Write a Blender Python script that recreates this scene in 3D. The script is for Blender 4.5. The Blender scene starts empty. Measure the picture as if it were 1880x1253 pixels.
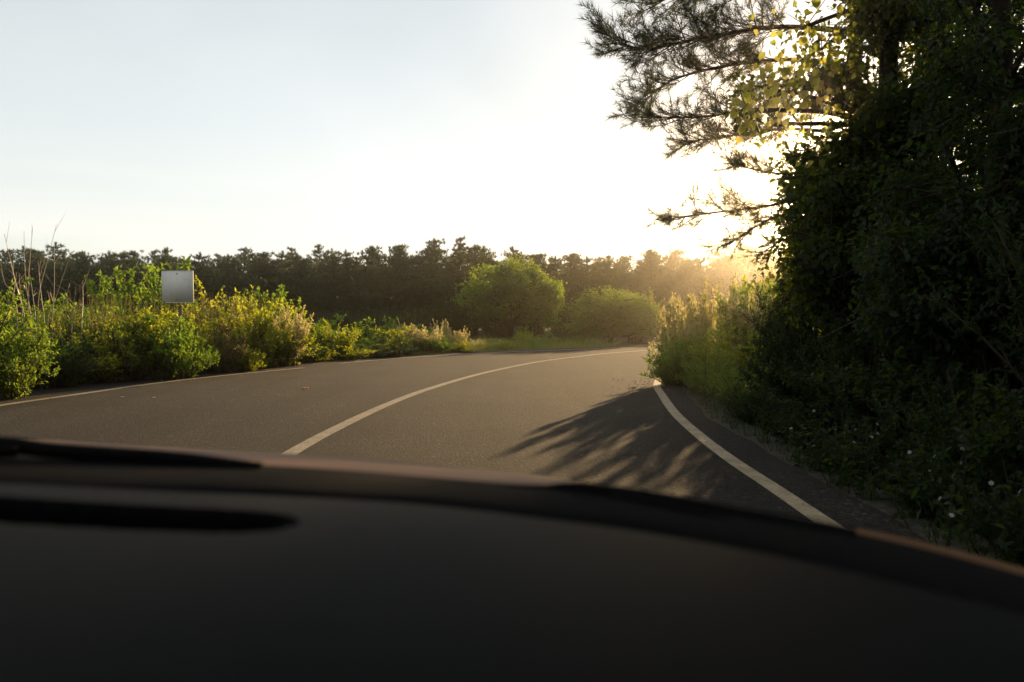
import bpy, math
import numpy as np
from mathutils import Vector

# ------------------------------------------------------------------ camera, sky, sun, exposure
SC = bpy.context.scene
COL = SC.collection
CAM_H = 1.25
FPX = 1880 * 28 / 36
PITCH = -math.atan(41.5 / FPX)

cam_data = bpy.data.cameras.new('camera')
cam_data.lens = 28
cam_data.sensor_width = 36
cam_data.clip_start = 0.05
cam_data.clip_end = 3000
cam_data.dof.use_dof = True
cam_data.dof.focus_distance = 17.0
cam_data.dof.aperture_fstop = 2.8
cam = bpy.data.objects.new('camera', cam_data)
COL.objects.link(cam)
cam.location = (0, 0, CAM_H)
cam.rotation_euler = (math.pi / 2 + PITCH, 0, 0)
SC.camera = cam

SUN_EL = math.radians(10.1)
SUN_AZ = math.radians(20.5)          # clockwise from +Y
SUN_DIR = Vector((math.sin(SUN_AZ) * math.cos(SUN_EL), math.cos(SUN_AZ) * math.cos(SUN_EL), math.sin(SUN_EL)))

world = bpy.data.worlds.new('World')
SC.world = world
world.use_nodes = True
wn, wl = world.node_tree.nodes, world.node_tree.links
wn.clear()
w_out = wn.new('ShaderNodeOutputWorld')
w_bg = wn.new('ShaderNodeBackground')
w_sky = wn.new('ShaderNodeTexSky')
w_sky.sky_type = 'NISHITA'
w_sky.sun_disc = False
w_sky.sun_elevation = SUN_EL
w_sky.sun_rotation = SUN_AZ
w_sky.air_density = 1.0
w_sky.dust_density = 0.6
w_sky.ozone_density = 1.4
w_bg.inputs['Strength'].default_value = 0.09
# thin streaky cloud veil, low over the horizon and faint higher up
w_tc = wn.new('ShaderNodeTexCoord')
w_map = wn.new('ShaderNodeMapping')
w_map.inputs['Scale'].default_value = (1.6, 1.6, 17.0)
w_map.inputs['Rotation'].default_value = (0.03, 0.05, 0.4)
w_noise = wn.new('ShaderNodeTexNoise')
w_noise.inputs['Scale'].default_value = 1.5
w_noise.inputs['Detail'].default_value = 6
w_noise.inputs['Roughness'].default_value = 0.5
w_ramp = wn.new('ShaderNodeValToRGB')
w_ramp.color_ramp.elements[0].position = 0.36
w_ramp.color_ramp.elements[1].position = 0.64
w_sep = wn.new('ShaderNodeSeparateXYZ')
w_low = wn.new('ShaderNodeMapRange')
w_low.inputs['From Min'].default_value = 0.22
w_low.inputs['From Max'].default_value = 0.05
w_mul = wn.new('ShaderNodeMath'); w_mul.operation = 'MULTIPLY'
w_fac = wn.new('ShaderNodeMath'); w_fac.operation = 'MULTIPLY'
w_fac.inputs[1].default_value = 0.75
w_mix = wn.new('ShaderNodeMix'); w_mix.data_type = 'RGBA'; w_mix.blend_type = 'MIX'
w_mix.inputs['B'].default_value = (6.0, 5.8, 5.5, 1)
wl.new(w_tc.outputs['Generated'], w_map.inputs['Vector'])
wl.new(w_map.outputs['Vector'], w_noise.inputs['Vector'])
wl.new(w_noise.outputs['Fac'], w_ramp.inputs['Fac'])
wl.new(w_tc.outputs['Generated'], w_sep.inputs['Vector'])
wl.new(w_sep.outputs['Z'], w_low.inputs['Value'])
wl.new(w_ramp.outputs['Color'], w_mul.inputs[0])
wl.new(w_low.outputs['Result'], w_mul.inputs[1])
wl.new(w_mul.outputs[0], w_fac.inputs[0])
wl.new(w_fac.outputs[0], w_mix.inputs['Factor'])
w_veil = wn.new('ShaderNodeMix'); w_veil.data_type = 'RGBA'      # thin high veil over the whole sky
w_veil.inputs['Factor'].default_value = 0.7
w_vmap = wn.new('ShaderNodeMapping')
w_vmap.inputs['Location'].default_value = (6.8, 3.6, 9.2)
w_vmap.inputs['Scale'].default_value = (1.0, 1.0, 2.2)
w_vn = wn.new('ShaderNodeTexNoise')
w_vn.inputs['Scale'].default_value = 1.3
w_vn.inputs['Detail'].default_value = 4
w_vn.inputs['Roughness'].default_value = 0.45
w_vn.inputs['Distortion'].default_value = 0.6
w_vr = wn.new('ShaderNodeValToRGB')
w_vr.color_ramp.elements[0].position = 0.34
w_vr.color_ramp.elements[1].position = 0.66
w_vr.color_ramp.elements[0].color = (4.1, 4.3, 4.2, 1)
w_vr.color_ramp.elements[1].color = (5.7, 5.65, 5.4, 1)
wl.new(w_tc.outputs['Generated'], w_vmap.inputs['Vector'])
wl.new(w_vmap.outputs['Vector'], w_vn.inputs['Vector'])
wl.new(w_vn.outputs['Fac'], w_vr.inputs['Fac'])
wl.new(w_vr.outputs['Color'], w_veil.inputs['B'])
wl.new(w_sky.outputs['Color'], w_veil.inputs['A'])
wl.new(w_veil.outputs['Result'], w_mix.inputs['A'])
wl.new(w_mix.outputs['Result'], w_bg.inputs['Color'])
wl.new(w_bg.outputs[0], w_out.inputs['Surface'])

sun_data = bpy.data.lights.new('sun', 'SUN')
sun_data.energy = 5.0
sun_data.angle = math.radians(0.53)
sun_data.color = (1.0, 0.67, 0.33)
sun = bpy.data.objects.new('sun', sun_data)
COL.objects.link(sun)
sun.rotation_euler = SUN_DIR.to_track_quat('Z', 'Y').to_euler()

vs = SC.view_settings
vs.view_transform = 'Standard'
vs.look = 'None'
vs.exposure = 1.05
vs.gamma = 1.0
vs.use_curve_mapping = False
SC.cycles.use_denoising = True
SC.cycles.max_bounces = 6
SC.cycles.diffuse_bounces = 2
SC.cycles.glossy_bounces = 2
SC.cycles.transmission_bounces = 3
SC.cycles.transparent_max_bounces = 6
SC.cycles.volume_bounces = 0
SC.cycles.sample_clamp_indirect = 4.0
SC.cycles.caustics_reflective = False
SC.cycles.caustics_refractive = False

# ------------------------------------------------------------------ helpers
rng = np.random.default_rng(11)
CP, SP = math.cos(PITCH), math.sin(PITCH)


def ray(x, y):
    r, u = (x - 940) / FPX, (626.5 - y) / FPX
    return np.array([r, CP - SP * u, SP + CP * u])


def gnd(x, y, z=0.0):
    d = ray(x, y)
    return np.array([0, 0, CAM_H]) + d * ((z - CAM_H) / d[2])


def at(x, y, Y):
    d = ray(x, y)
    return np.array([0, 0, CAM_H]) + d * (Y / d[1])


def unit(a):
    a = np.asarray(a, float)
    return a / np.maximum(np.linalg.norm(a, axis=-1, keepdims=True), 1e-9)


class Geo:
    """collects polygons; one Geo becomes one mesh"""
    def __init__(self):
        self.v, self.f, self.n, self.tone = [], [], 0, []

    def add(self, V, F, tone=None):
        V = np.asarray(V, float).reshape(-1, 3)
        F = np.asarray(F, int)
        self.v.append(V)
        self.f.append(F + self.n)
        self.n += len(V)
        self.tone.append(np.full(len(F), 0.5) if tone is None else np.broadcast_to(tone, (len(F),)))
        return self

    def leaves(self, P, A, N, L, W, fold=0.22, tone=None):
        P, A = np.asarray(P, float), unit(A)
        n = len(P)
        if n == 0:
            return self
        L = np.broadcast_to(L, (n,))[:, None]
        W = np.broadcast_to(W, (n,))[:, None]
        S = unit(np.cross(A, N))
        N = np.cross(S, A)
        a = P + A * L * 0.42 + S * W / 2 + N * W * fold
        b = P + A * L * 0.42 - S * W / 2 + N * W * fold
        t = P + A * L - N * L * 0.12
        V = np.stack([P, b, t, a], 1).reshape(-1, 3)
        i = np.arange(n)[:, None] * 4
        F = np.stack([i + [0, 1, 2], i + [0, 2, 3]], 1).reshape(-1, 3)
        tn = rng.random(n) if tone is None else np.broadcast_to(tone, (n,))
        return self.add(V, F, np.repeat(tn, 2))

    def blades(self, P, D, L, W, bend=0.3, tone=None):
        """three-segment tapering blades"""
        P, D = np.asarray(P, float), unit(D)
        n = len(P)
        L = np.broadcast_to(L, (n,))[:, None]
        W = np.broadcast_to(W, (n,))[:, None]
        az = rng.random(n) * 6.283
        H = np.stack([np.cos(az), np.sin(az), np.zeros(n)], 1)
        S = np.stack([-np.sin(az), np.cos(az), np.zeros(n)], 1)
        m = P + D * L * 0.5 + H * L * bend * 0.22
        t = P + D * L * (1 - bend * 0.3) + H * L * bend
        V = np.stack([P - S * W / 2, P + S * W / 2, m + S * W * 0.4, m - S * W * 0.4, t], 1).reshape(-1, 3)
        i = np.arange(n)[:, None] * 5
        F = np.stack([i + [0, 1, 2], i + [0, 2, 3], i + [3, 2, 4]], 1).reshape(-1, 3)
        tn = rng.random(n) if tone is None else np.broadcast_to(tone, (n,))
        return self.add(V, F, np.repeat(tn, 3))

    def needles(self, C, D, k, ln, w, spread=0.75, along=0.1):
        """brush tufts: k needles round each twig end"""
        C, D = np.asarray(C, float), unit(D)
        n = len(C)
        if n == 0:
            return self
        C = np.repeat(C, k, 0)
        D = np.repeat(D, k, 0)
        m = n * k
        R = rng.normal(size=(m, 3))
        R = unit(R - (R * D).sum(1, keepdims=True) * D)
        a = rng.random(m)[:, None]
        B = C - D * along * a
        E = unit(D * (0.25 + 0.9 * (1 - a)) + R * spread)
        l = ln * (0.75 + 0.4 * rng.random(m))[:, None]
        S = unit(np.cross(E, rng.normal(size=(m, 3)))) * w / 2
        V = np.stack([B - S, B + S, B + E * l], 1).reshape(-1, 3)
        F = np.arange(m * 3).reshape(-1, 3)
        return self.add(V, F, np.repeat(rng.random(n), k))

    def tube(self, pts, radii, sides=5):
        pts = np.asarray(pts, float)
        n = len(pts)
        radii = np.broadcast_to(radii, (n,))
        T = unit(np.gradient(pts, axis=0))
        ref = np.array([0.31, 0.17, 0.93]) if abs(T[0][2]) < 0.8 else np.array([0.93, 0.21, 0.1])
        U = unit(np.cross(T, ref))
        W = np.cross(T, U)
        ang = np.arange(sides) * 2 * math.pi / sides
        ring = U[:, None, :] * np.cos(ang)[None, :, None] + W[:, None, :] * np.sin(ang)[None, :, None]
        V = (pts[:, None, :] + ring * radii[:, None, None]).reshape(-1, 3)
        F = []
        for i in range(n - 1):
            for j in range(sides):
                a, b = i * sides + j, i * sides + (j + 1) % sides
                F.append((a, b, b + sides)); F.append((a, b + sides, a + sides))
        F += [(0, j + 1, j) for j in range(1, sides - 1)]
        e = (n - 1) * sides
        F += [(e, e + j, e + j + 1) for j in range(1, sides - 1)]
        return self.add(V, F)

    def tubes(self, P0, P1, r0, r1):
        """many straight three-sided twigs at once"""
        P0, P1 = np.asarray(P0, float), np.asarray(P1, float)
        n = len(P0)
        if n == 0:
            return self
        T = unit(P1 - P0)
        U = unit(np.cross(T, np.array([0.31, 0.47, 0.83])))
        W = np.cross(T, U)
        V = []
        for P, r in ((P0, r0), (P1, r1)):
            r = np.broadcast_to(r, (n,))[:, None]
            for k in range(3):
                a = k * 2.0944
                V.append(P + (U * math.cos(a) + W * math.sin(a)) * r)
        V = np.stack(V, 1).reshape(-1, 3)
        i = np.arange(n)[:, None] * 6
        F = np.stack([i + q for q in ([0, 1, 4], [0, 4, 3], [1, 2, 5], [1, 5, 4], [2, 0, 3], [2, 3, 5])], 1).reshape(-1, 3)
        return self.add(V, F)

    def grid(self, V, nu, nv):
        F = []
        for i in range(nu - 1):
            for j in range(nv - 1):
                a = i * nv + j
                F.append((a, a + nv, a + nv + 1)); F.append((a, a + nv + 1, a + 1))
        return self.add(V, F)

    def box(self, c, s):
        c, s = np.asarray(c, float), np.asarray(s, float) / 2
        V = np.array([[x, y, z] for x in (-1, 1) for y in (-1, 1) for z in (-1, 1)]) * s + c
        Q = [(0, 1, 3, 2), (4, 6, 7, 5), (0, 4, 5, 1), (2, 3, 7, 6), (0, 2, 6, 4), (1, 5, 7, 3)]
        return self.add(V, [t for q in Q for t in ((q[0], q[1], q[2]), (q[0], q[2], q[3]))])

    def mesh(self, name, smooth=False):
        V = np.concatenate(self.v)
        F = np.concatenate(self.f)
        tone = np.concatenate(self.tone)
        me = bpy.data.meshes.new(name)
        me.vertices.add(len(V))
        me.vertices.foreach_set('co', V.astype(np.float32).ravel())
        me.loops.add(F.size)
        me.loops.foreach_set('vertex_index', F.astype(np.int32).ravel())
        me.polygons.add(len(F))
        me.polygons.foreach_set('loop_start', np.arange(0, F.size, 3, dtype=np.int32))
        me.update(calc_edges=True)
        at_ = me.attributes.new('tone', 'FLOAT', 'FACE')
        at_.data.foreach_set('value', tone.astype(np.float32))
        if smooth:
            me.polygons.foreach_set('use_smooth', np.ones(len(F), bool))
        return me


def obj(name, data, mat=None, parent=None, loc=None, rz=0.0, scale=None, kind=None):
    o = bpy.data.objects.new(name, data)
    COL.objects.link(o)
    if mat is not None and data is not None:
        if not data.materials:
            data.materials.append(None)
        o.material_slots[0].link = 'OBJECT'
        o.material_slots[0].material = mat
    if parent is not None:
        o.parent = parent
    if loc is not None:
        o.location = loc
    if rz:
        o.rotation_euler = (0, 0, rz)
    if scale is not None:
        o.scale = scale
    if kind:
        o['kind'] = kind
    return o


def tag(o, label, cat=None, group=None, kind=None):
    o['label'] = label
    if cat:
        o['category'] = cat
    if group:
        o['group'] = group
    if kind:
        o['kind'] = kind
    return o


def spline(pts, step=0.5):
    """Catmull-Rom through pts, resampled at an even step"""
    P = np.asarray(pts, float)
    P = np.vstack([2 * P[0] - P[1], P, 2 * P[-1] - P[-2]])
    out = []
    for i in range(1, len(P) - 2):
        t = np.linspace(0, 1, 40, endpoint=False)[:, None]
        a, b, c, d = P[i - 1], P[i], P[i + 1], P[i + 2]
        out.append(0.5 * (2 * b + (c - a) * t + (2 * a - 5 * b + 4 * c - d) * t ** 2 + (3 * b - a - 3 * c + d) * t ** 3))
    out = np.vstack(out + [P[-2:-1]])
    s = np.concatenate([[0], np.cumsum(np.linalg.norm(np.diff(out, axis=0), axis=1))])
    n = max(int(s[-1] / step), 2)
    q = np.linspace(0, s[-1], n)
    return np.stack([np.interp(q, s, out[:, k]) for k in range(out.shape[1])], 1)


# ------------------------------------------------------------------ materials
def new_mat(name):
    m = bpy.data.materials.new(name)
    m.use_nodes = True
    nt = m.node_tree
    nt.nodes.clear()
    out = nt.nodes.new('ShaderNodeOutputMaterial')
    return m, nt, out


def leaf_mat(name, c0, c1, t0, t1, trans=0.5, rough=0.45, spec=0.35):
    """two-sided leaf: reflected colours c0..c1, transmitted colours t0..t1, mixed leaf by leaf"""
    m, nt, out = new_mat(name)
    N, Lk = nt.nodes, nt.links
    at_ = N.new('ShaderNodeAttribute'); at_.attribute_name = 'tone'
    oi = N.new('ShaderNodeObjectInfo')
    ad = N.new('ShaderNodeMath'); ad.operation = 'MULTIPLY_ADD'
    ad.inputs[1].default_value = 0.75
    mul = N.new('ShaderNodeMath'); mul.operation = 'MULTIPLY'; mul.inputs[1].default_value = 0.25
    Lk.new(oi.outputs['Random'], mul.inputs[0])
    Lk.new(at_.outputs['Fac'], ad.inputs[0]); Lk.new(mul.outputs[0], ad.inputs[2])

    def ramp(a, b):
        r = N.new('ShaderNodeMix'); r.data_type = 'RGBA'
        r.inputs['A'].default_value = (*a, 1); r.inputs['B'].default_value = (*b, 1)
        Lk.new(ad.outputs[0], r.inputs['Factor'])
        return r.outputs['Result']
    p = N.new('ShaderNodeBsdfPrincipled')
    p.inputs['Roughness'].default_value = rough
    p.inputs['Specular IOR Level'].default_value = spec
    Lk.new(ramp(c0, c1), p.inputs['Base Color'])
    t = N.new('ShaderNodeBsdfTranslucent')
    Lk.new(ramp(t0, t1), t.inputs['Color'])
    mx = N.new('ShaderNodeMixShader'); mx.inputs[0].default_value = trans
    Lk.new(p.outputs[0], mx.inputs[1]); Lk.new(t.outputs[0], mx.inputs[2])
    Lk.new(mx.outputs[0], out.inputs['Surface'])
    return m


def noise_mat(name, cols, scale, rough=0.8, spec=0.3, bump=0.0, detail=5, metallic=0.0, bump_scale=None, rough2=None):
    m, nt, out = new_mat(name)
    N, Lk = nt.nodes, nt.links
    tc = N.new('ShaderNodeTexCoord')
    nz = N.new('ShaderNodeTexNoise')
    nz.inputs['Scale'].default_value = scale; nz.inputs['Detail'].default_value = detail
    Lk.new(tc.outputs['Object'], nz.inputs['Vector'])
    r = N.new('ShaderNodeValToRGB')
    e = r.color_ramp.elements
    e[0].position, e[1].position = 0.35, 0.65
    e[0].color = (*cols[0], 1); e[1].color = (*cols[-1], 1)
    if len(cols) > 2:
        k = e.new(0.5); k.color = (*cols[1], 1)
    Lk.new(nz.outputs['Fac'], r.inputs['Fac'])
    p = N.new('ShaderNodeBsdfPrincipled')
    p.inputs['Roughness'].default_value = rough
    p.inputs['Specular IOR Level'].default_value = spec
    p.inputs['Metallic'].default_value = metallic
    Lk.new(r.outputs['Color'], p.inputs['Base Color'])
    if bump:
        nb = N.new('ShaderNodeTexNoise')
        nb.inputs['Scale'].default_value = bump_scale or scale * 2; nb.inputs['Detail'].default_value = 4
        Lk.new(tc.outputs['Object'], nb.inputs['Vector'])
        b = N.new('ShaderNodeBump'); b.inputs['Strength'].default_value = bump; b.inputs['Distance'].default_value = 0.02
        Lk.new(nb.outputs['Fac'], b.inputs['Height']); Lk.new(b.outputs['Normal'], p.inputs['Normal'])
    Lk.new(p.outputs[0], out.inputs['Surface'])
    return m


def asphalt_mat(name, paint=False):
    m, nt, out = new_mat(name)
    N, Lk = nt.nodes, nt.links
    tc = N.new('ShaderNodeTexCoord')

    def noise(scale, detail=3, rough=0.55):
        n = N.new('ShaderNodeTexNoise')
        n.inputs['Scale'].default_value = scale; n.inputs['Detail'].default_value = detail
        n.inputs['Roughness'].default_value = rough
        Lk.new(tc.outputs['Object'], n.inputs['Vector'])
        return n.outputs['Fac']

    def ramp(src, p0, c0, p1, c1):
        r = N.new('ShaderNodeValToRGB'); e = r.color_ramp.elements
        e[0].position, e[1].position = p0, p1
        e[0].color = (*c0, 1); e[1].color = (*c1, 1)
        Lk.new(src, r.inputs['Fac'])
        return r.outputs['Color']

    def mix(f, a, b, mode='MIX'):
        x = N.new('ShaderNodeMix'); x.data_type = 'RGBA'; x.blend_type = mode
        if isinstance(f, float):
            x.inputs['Factor'].default_value = f
        else:
            Lk.new(f, x.inputs['Factor'])
        Lk.new(a, x.inputs['A']); Lk.new(b, x.inputs['B'])
        return x.outputs['Result']
    vo = N.new('ShaderNodeTexVoronoi'); vo.inputs['Scale'].default_value = 62
    Lk.new(tc.outputs['Object'], vo.inputs['Vector'])
    vbig = N.new('ShaderNodeTexVoronoi'); vbig.inputs['Scale'].default_value = 48
    Lk.new(tc.outputs['Object'], vbig.inputs['Vector'])
    stones = ramp(vo.outputs['Color'], 0.1, (0.003, 0.003, 0.003), 0.95, (0.029, 0.0245, 0.019))
    patches = ramp(noise(0.5, 6, 0.6), 0.3, (0.6, 0.6, 0.62), 0.7, (1.3, 1.26, 1.2))
    fine = ramp(noise(24, 6, 0.8), 0.34, (0.2, 0.2, 0.2), 0.68, (1.8, 1.78, 1.7))
    # worn streaks along the lanes and sparse pale stones
    mp = N.new('ShaderNodeMapping'); mp.inputs['Scale'].default_value = (1.3, 0.07, 1.0); mp.inputs['Rotation'].default_value = (0, 0, -0.12)
    Lk.new(tc.outputs['Object'], mp.inputs['Vector'])
    ns = N.new('ShaderNodeTexNoise'); ns.inputs['Scale'].default_value = 1.0; ns.inputs['Detail'].default_value = 4
    Lk.new(mp.outputs['Vector'], ns.inputs['Vector'])
    streak = ramp(ns.outputs['Fac'], 0.36, (0.7, 0.7, 0.71), 0.64, (1.2, 1.19, 1.16))
    vs_ = N.new('ShaderNodeTexVoronoi'); vs_.inputs['Scale'].default_value = 34
    Lk.new(tc.outputs['Object'], vs_.inputs['Vector'])
    fleck = ramp(vs_.outputs['Color'], 0.8, (1, 1, 1), 0.9, (3.2, 3.0, 2.7))
    col = mix(1.0, mix(1.0, stones, patches, 'MULTIPLY'), fine, 'MULTIPLY')
    col = mix(1.0, mix(1.0, col, streak, 'MULTIPLY'), fleck, 'MULTIPLY')
    p = N.new('ShaderNodeBsdfPrincipled')
    hgt = N.new('ShaderNodeMath'); hgt.operation = 'MULTIPLY_ADD'
    hgt.inputs[1].default_value = 0.8
    Lk.new(vo.outputs['Distance'], hgt.inputs[0])
    Lk.new(vbig.outputs['Distance'], hgt.inputs[2])
    b = N.new('ShaderNodeBump')
    b.inputs['Strength'].default_value = 0.3 if paint else 0.45
    b.inputs['Distance'].default_value = 0.01
    Lk.new(hgt.outputs[0], b.inputs['Height'])
    Lk.new(b.outputs['Normal'], p.inputs['Normal'])
    if paint:
        white = ramp(noise(5, 5), 0.3, (0.2, 0.16, 0.10), 0.7, (0.33, 0.265, 0.17))
        worn = ramp(noise(30, 6, 0.8), 0.5, (0, 0, 0), 0.68, (0.85, 0.85, 0.85))
        col = mix(worn, white, col)
        p.inputs['Roughness'].default_value = 0.7
    else:
        p.inputs['Roughness'].default_value = 1.0
    p.inputs['Specular IOR Level'].default_value = 0.16
    Lk.new(col, p.inputs['Base Color'])
    Lk.new(p.outputs[0], out.inputs['Surface'])
    return m


M = {}
M['asphalt'] = asphalt_mat('asphalt')
M['paint'] = asphalt_mat('road_paint', True)
M['soil'] = noise_mat('soil', [(0.025, 0.03, 0.012), (0.035, 0.032, 0.015), (0.055, 0.045, 0.027)], 0.8, 0.9, 0.1, 0.6, 6)
M['grit'] = noise_mat('grit', [(0.018, 0.016, 0.012), (0.05, 0.043, 0.03)], 9, 0.9, 0.2, 0.8, 6)
M['bark'] = noise_mat('bark', [(0.02, 0.015, 0.011), (0.05, 0.035, 0.024)], 14, 0.9, 0.15, 0.8, 6)
M['twig'] = noise_mat('twig', [(0.05, 0.036, 0.02), (0.11, 0.08, 0.045)], 20, 0.85, 0.2)
M['dry'] = leaf_mat('dry_stalk', (0.30, 0.22, 0.12), (0.42, 0.33, 0.2), (0.35, 0.25, 0.1), (0.4, 0.3, 0.15), 0.15)
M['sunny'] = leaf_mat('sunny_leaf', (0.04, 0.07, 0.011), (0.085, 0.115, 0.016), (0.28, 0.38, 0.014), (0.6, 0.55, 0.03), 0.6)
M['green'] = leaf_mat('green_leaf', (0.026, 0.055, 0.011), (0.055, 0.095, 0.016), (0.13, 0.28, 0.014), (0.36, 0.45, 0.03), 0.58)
M['deep'] = leaf_mat('dark_shade_leaf', (0.008, 0.016, 0.0065), (0.016, 0.027, 0.009), (0.03, 0.07, 0.01), (0.10, 0.15, 0.018), 0.4, 0.45, 0.14)  # dark green leaf, darkened further to carry the right bank's shade
M['pale'] = leaf_mat('pale_feather_leaf', (0.08, 0.09, 0.04), (0.15, 0.15, 0.09), (0.5, 0.46, 0.14), (0.75, 0.64, 0.3), 0.65, 0.7, 0.15)
M['crownleaf'] = leaf_mat('crown_leaf', (0.018, 0.038, 0.009), (0.038, 0.062, 0.012), (0.17, 0.30, 0.014), (0.42, 0.47, 0.03), 0.55)
M['heart'] = leaf_mat('heart_leaf', (0.02, 0.04, 0.01), (0.045, 0.065, 0.012), (0.28, 0.36, 0.03), (0.66, 0.56, 0.1), 0.65)
M['needle'] = leaf_mat('pine_needle', (0.012, 0.024, 0.009), (0.028, 0.042, 0.013), (0.05, 0.07, 0.015), (0.12, 0.13, 0.03), 0.3, 0.5, 0.2)
M['farneedle'] = leaf_mat('far_pine_needle', (0.012, 0.023, 0.009), (0.03, 0.042, 0.013), (0.03, 0.06, 0.012), (0.11, 0.14, 0.028), 0.35, 0.5, 0.15)
M['brown'] = leaf_mat('brownish_leaf', (0.06, 0.06, 0.02), (0.12, 0.09, 0.04), (0.14, 0.13, 0.02), (0.3, 0.2, 0.06), 0.5)
M['grass'] = leaf_mat('grass_blade', (0.025, 0.045, 0.009), (0.06, 0.075, 0.016), (0.18, 0.28, 0.02), (0.42, 0.42, 0.06), 0.5)
M['tangrass'] = leaf_mat('tan_grass', (0.06, 0.06, 0.02), (0.13, 0.10, 0.045), (0.32, 0.28, 0.07), (0.42, 0.30, 0.12), 0.45, 0.6)
M['petal'] = leaf_mat('white_petal', (0.26, 0.26, 0.25), (0.38, 0.38, 0.36), (0.5, 0.5, 0.45), (0.6, 0.6, 0.5), 0.35, 0.6)
M['signback'] = noise_mat('sign_back', [(0.56, 0.545, 0.50), (0.60, 0.585, 0.54)], 9, 0.75, 0.05, 0.05)
M['steel'] = noise_mat('galvanised_steel', [(0.24, 0.24, 0.23), (0.36, 0.36, 0.35)], 12, 0.5, 0.5, 0.1, metallic=0.6)
M['rust'] = noise_mat('weathered_post', [(0.05, 0.042, 0.034), (0.12, 0.10, 0.08)], 14, 0.8, 0.15, 0.3)
M['bolt'] = noise_mat('bolt', [(0.05, 0.045, 0.04), (0.1, 0.09, 0.08)], 30, 0.5, 0.5)
M['litter'] = leaf_mat('litter', (0.16, 0.12, 0.07), (0.55, 0.52, 0.46), (0.1, 0.08, 0.04), (0.3, 0.28, 0.2), 0.1, 0.7)
M['red'] = noise_mat('red_wrapper', [(0.55, 0.03, 0.03), (0.62, 0.08, 0.06)], 40, 0.4, 0.5)
M['dash'] = noise_mat('dashboard', [(0.0019, 0.0022, 0.0024), (0.0025, 0.0028, 0.0031)], 40, 0.62, 0.026, 0.15, bump_scale=600)
M['blackplastic'] = noise_mat('black_plastic', [(0.002, 0.002, 0.0021), (0.003, 0.003, 0.0031)], 60, 0.85, 0.02, 0.2, bump_scale=400)
M['rubber'] = noise_mat('rubber', [(0.004, 0.004, 0.004), (0.006, 0.006, 0.006)], 60, 0.85, 0.03)
M['carpaint'] = noise_mat('bronze_car_paint', [(0.10, 0.052, 0.026), (0.12, 0.062, 0.032)], 900, 0.5, 0.03, metallic=0.0)
M['chrome'] = noise_mat('bright_trim', [(0.4, 0.38, 0.36), (0.5, 0.48, 0.45)], 30, 0.25, 0.5, metallic=1.0)

# ------------------------------------------------------------------ road and ground
G2 = lambda L: [gnd(x, y)[:2] for x, y in L]
centre_pts = G2([(530, 835), (600, 796), (700, 748), (780, 717), (870, 690), (940, 674), (1000, 663), (1080, 653), (1130, 648), (1200, 643)])
left_pts = G2([(0, 745), (140, 725), (280, 705), (420, 689), (555, 676), (620, 668), (750, 657), (900, 648), (1050, 642), (1200, 637)])
right_pts = G2([(1515, 960), (1430, 902), (1350, 850), (1290, 805), (1240, 760), (1215, 725), (1206, 707)])


def arc_on(pts, R, n, step=3.0):
    """carry a curve on along a right-hand bend"""
    pts = [np.array(p) for p in pts]
    d = unit(pts[-1] - pts[-2])
    a = math.atan2(d[1], d[0])
    for _ in range(n):
        a -= step / R
        pts.append(pts[-1] + step * np.array([math.cos(a), math.sin(a)]))
    return pts


centre_pts = [np.array((-1.2, -60.0)), np.array((-1.6, -25.0)), np.array((-2.05, -5.0)), np.array((-2.1, 3.5))] + arc_on(centre_pts, 34, 14)
left_pts = [np.array((-5.4, -60.0)), np.array((-6.2, -25.0)), np.array((-7.0, -5.0)), np.array((-7.35, 4.0)), np.array((-7.42, 8.0))] + arc_on(left_pts, 38, 15)
right_pts = [np.array((2.9, -60.0)), np.array((2.5, -25.0)), np.array((2.05, -5.0)), np.array((1.93, 1.5))] + right_pts + [np.array((3.35, 17.6)), np.array((4.5, 20.8)), np.array((6.2, 24.0)), np.array((8.4, 27.0))]
right_pts = arc_on(right_pts, 30, 13)
CEN, LEF, RIG = spline(centre_pts), spline(left_pts), spline(right_pts)


def offset(C, w):
    T = unit(np.gradient(C, axis=0))
    return C + np.stack([-T[:, 1], T[:, 0]], 1) * np.broadcast_to(w, (len(C),))[:, None]


def resample(C, n):
    s = np.concatenate([[0], np.cumsum(np.linalg.norm(np.diff(C, axis=0), axis=1))])
    q = np.linspace(0, s[-1], n)
    return np.stack([np.interp(q, s, C[:, 0]), np.interp(q, s, C[:, 1])], 1)


def wob(n, a, k=7):
    x = np.arange(n)
    return a * (np.sin(x * 0.9 / k * 3 + 1) + 0.6 * np.sin(x * 2.3 / k * 3) + 0.5 * np.sin(x * 5.1 / k * 3 + 2)) / 2


def strip(name, A, B, z, mat, parent=None, nv=2):
    n = 420
    A, B = resample(A, n), resample(B, n)
    V = [np.array([*(A[i] + (B[i] - A[i]) * j / (nv - 1)), z]) for i in range(n) for j in range(nv)]
    return obj(name, Geo().grid(V, n, nv).mesh(name), mat, parent)


# one ground sheet, gently uneven
gx = np.concatenate([np.linspace(-600, -60, 10)[:-1], np.linspace(-60, 80, 71), np.linspace(80, 600, 10)[1:]])
gy = np.concatenate([np.linspace(-600, -60, 10)[:-1], np.linspace(-60, 120, 91), np.linspace(120, 600, 10)[1:]])
GXX, GYY = np.meshgrid(gx, gy, indexing='ij')
GZZ = -0.06 + 0.02 * np.sin(GXX * 0.7) * np.sin(GYY * 0.6 + 1)
ground = obj('ground', Geo().grid(np.stack([GXX, GYY, GZZ], -1).reshape(-1, 3), len(gx), len(gy)).mesh('ground', True), M['soil'])
tag(ground, 'dark soil and leaf litter under the roadside plants', kind='structure')

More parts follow.
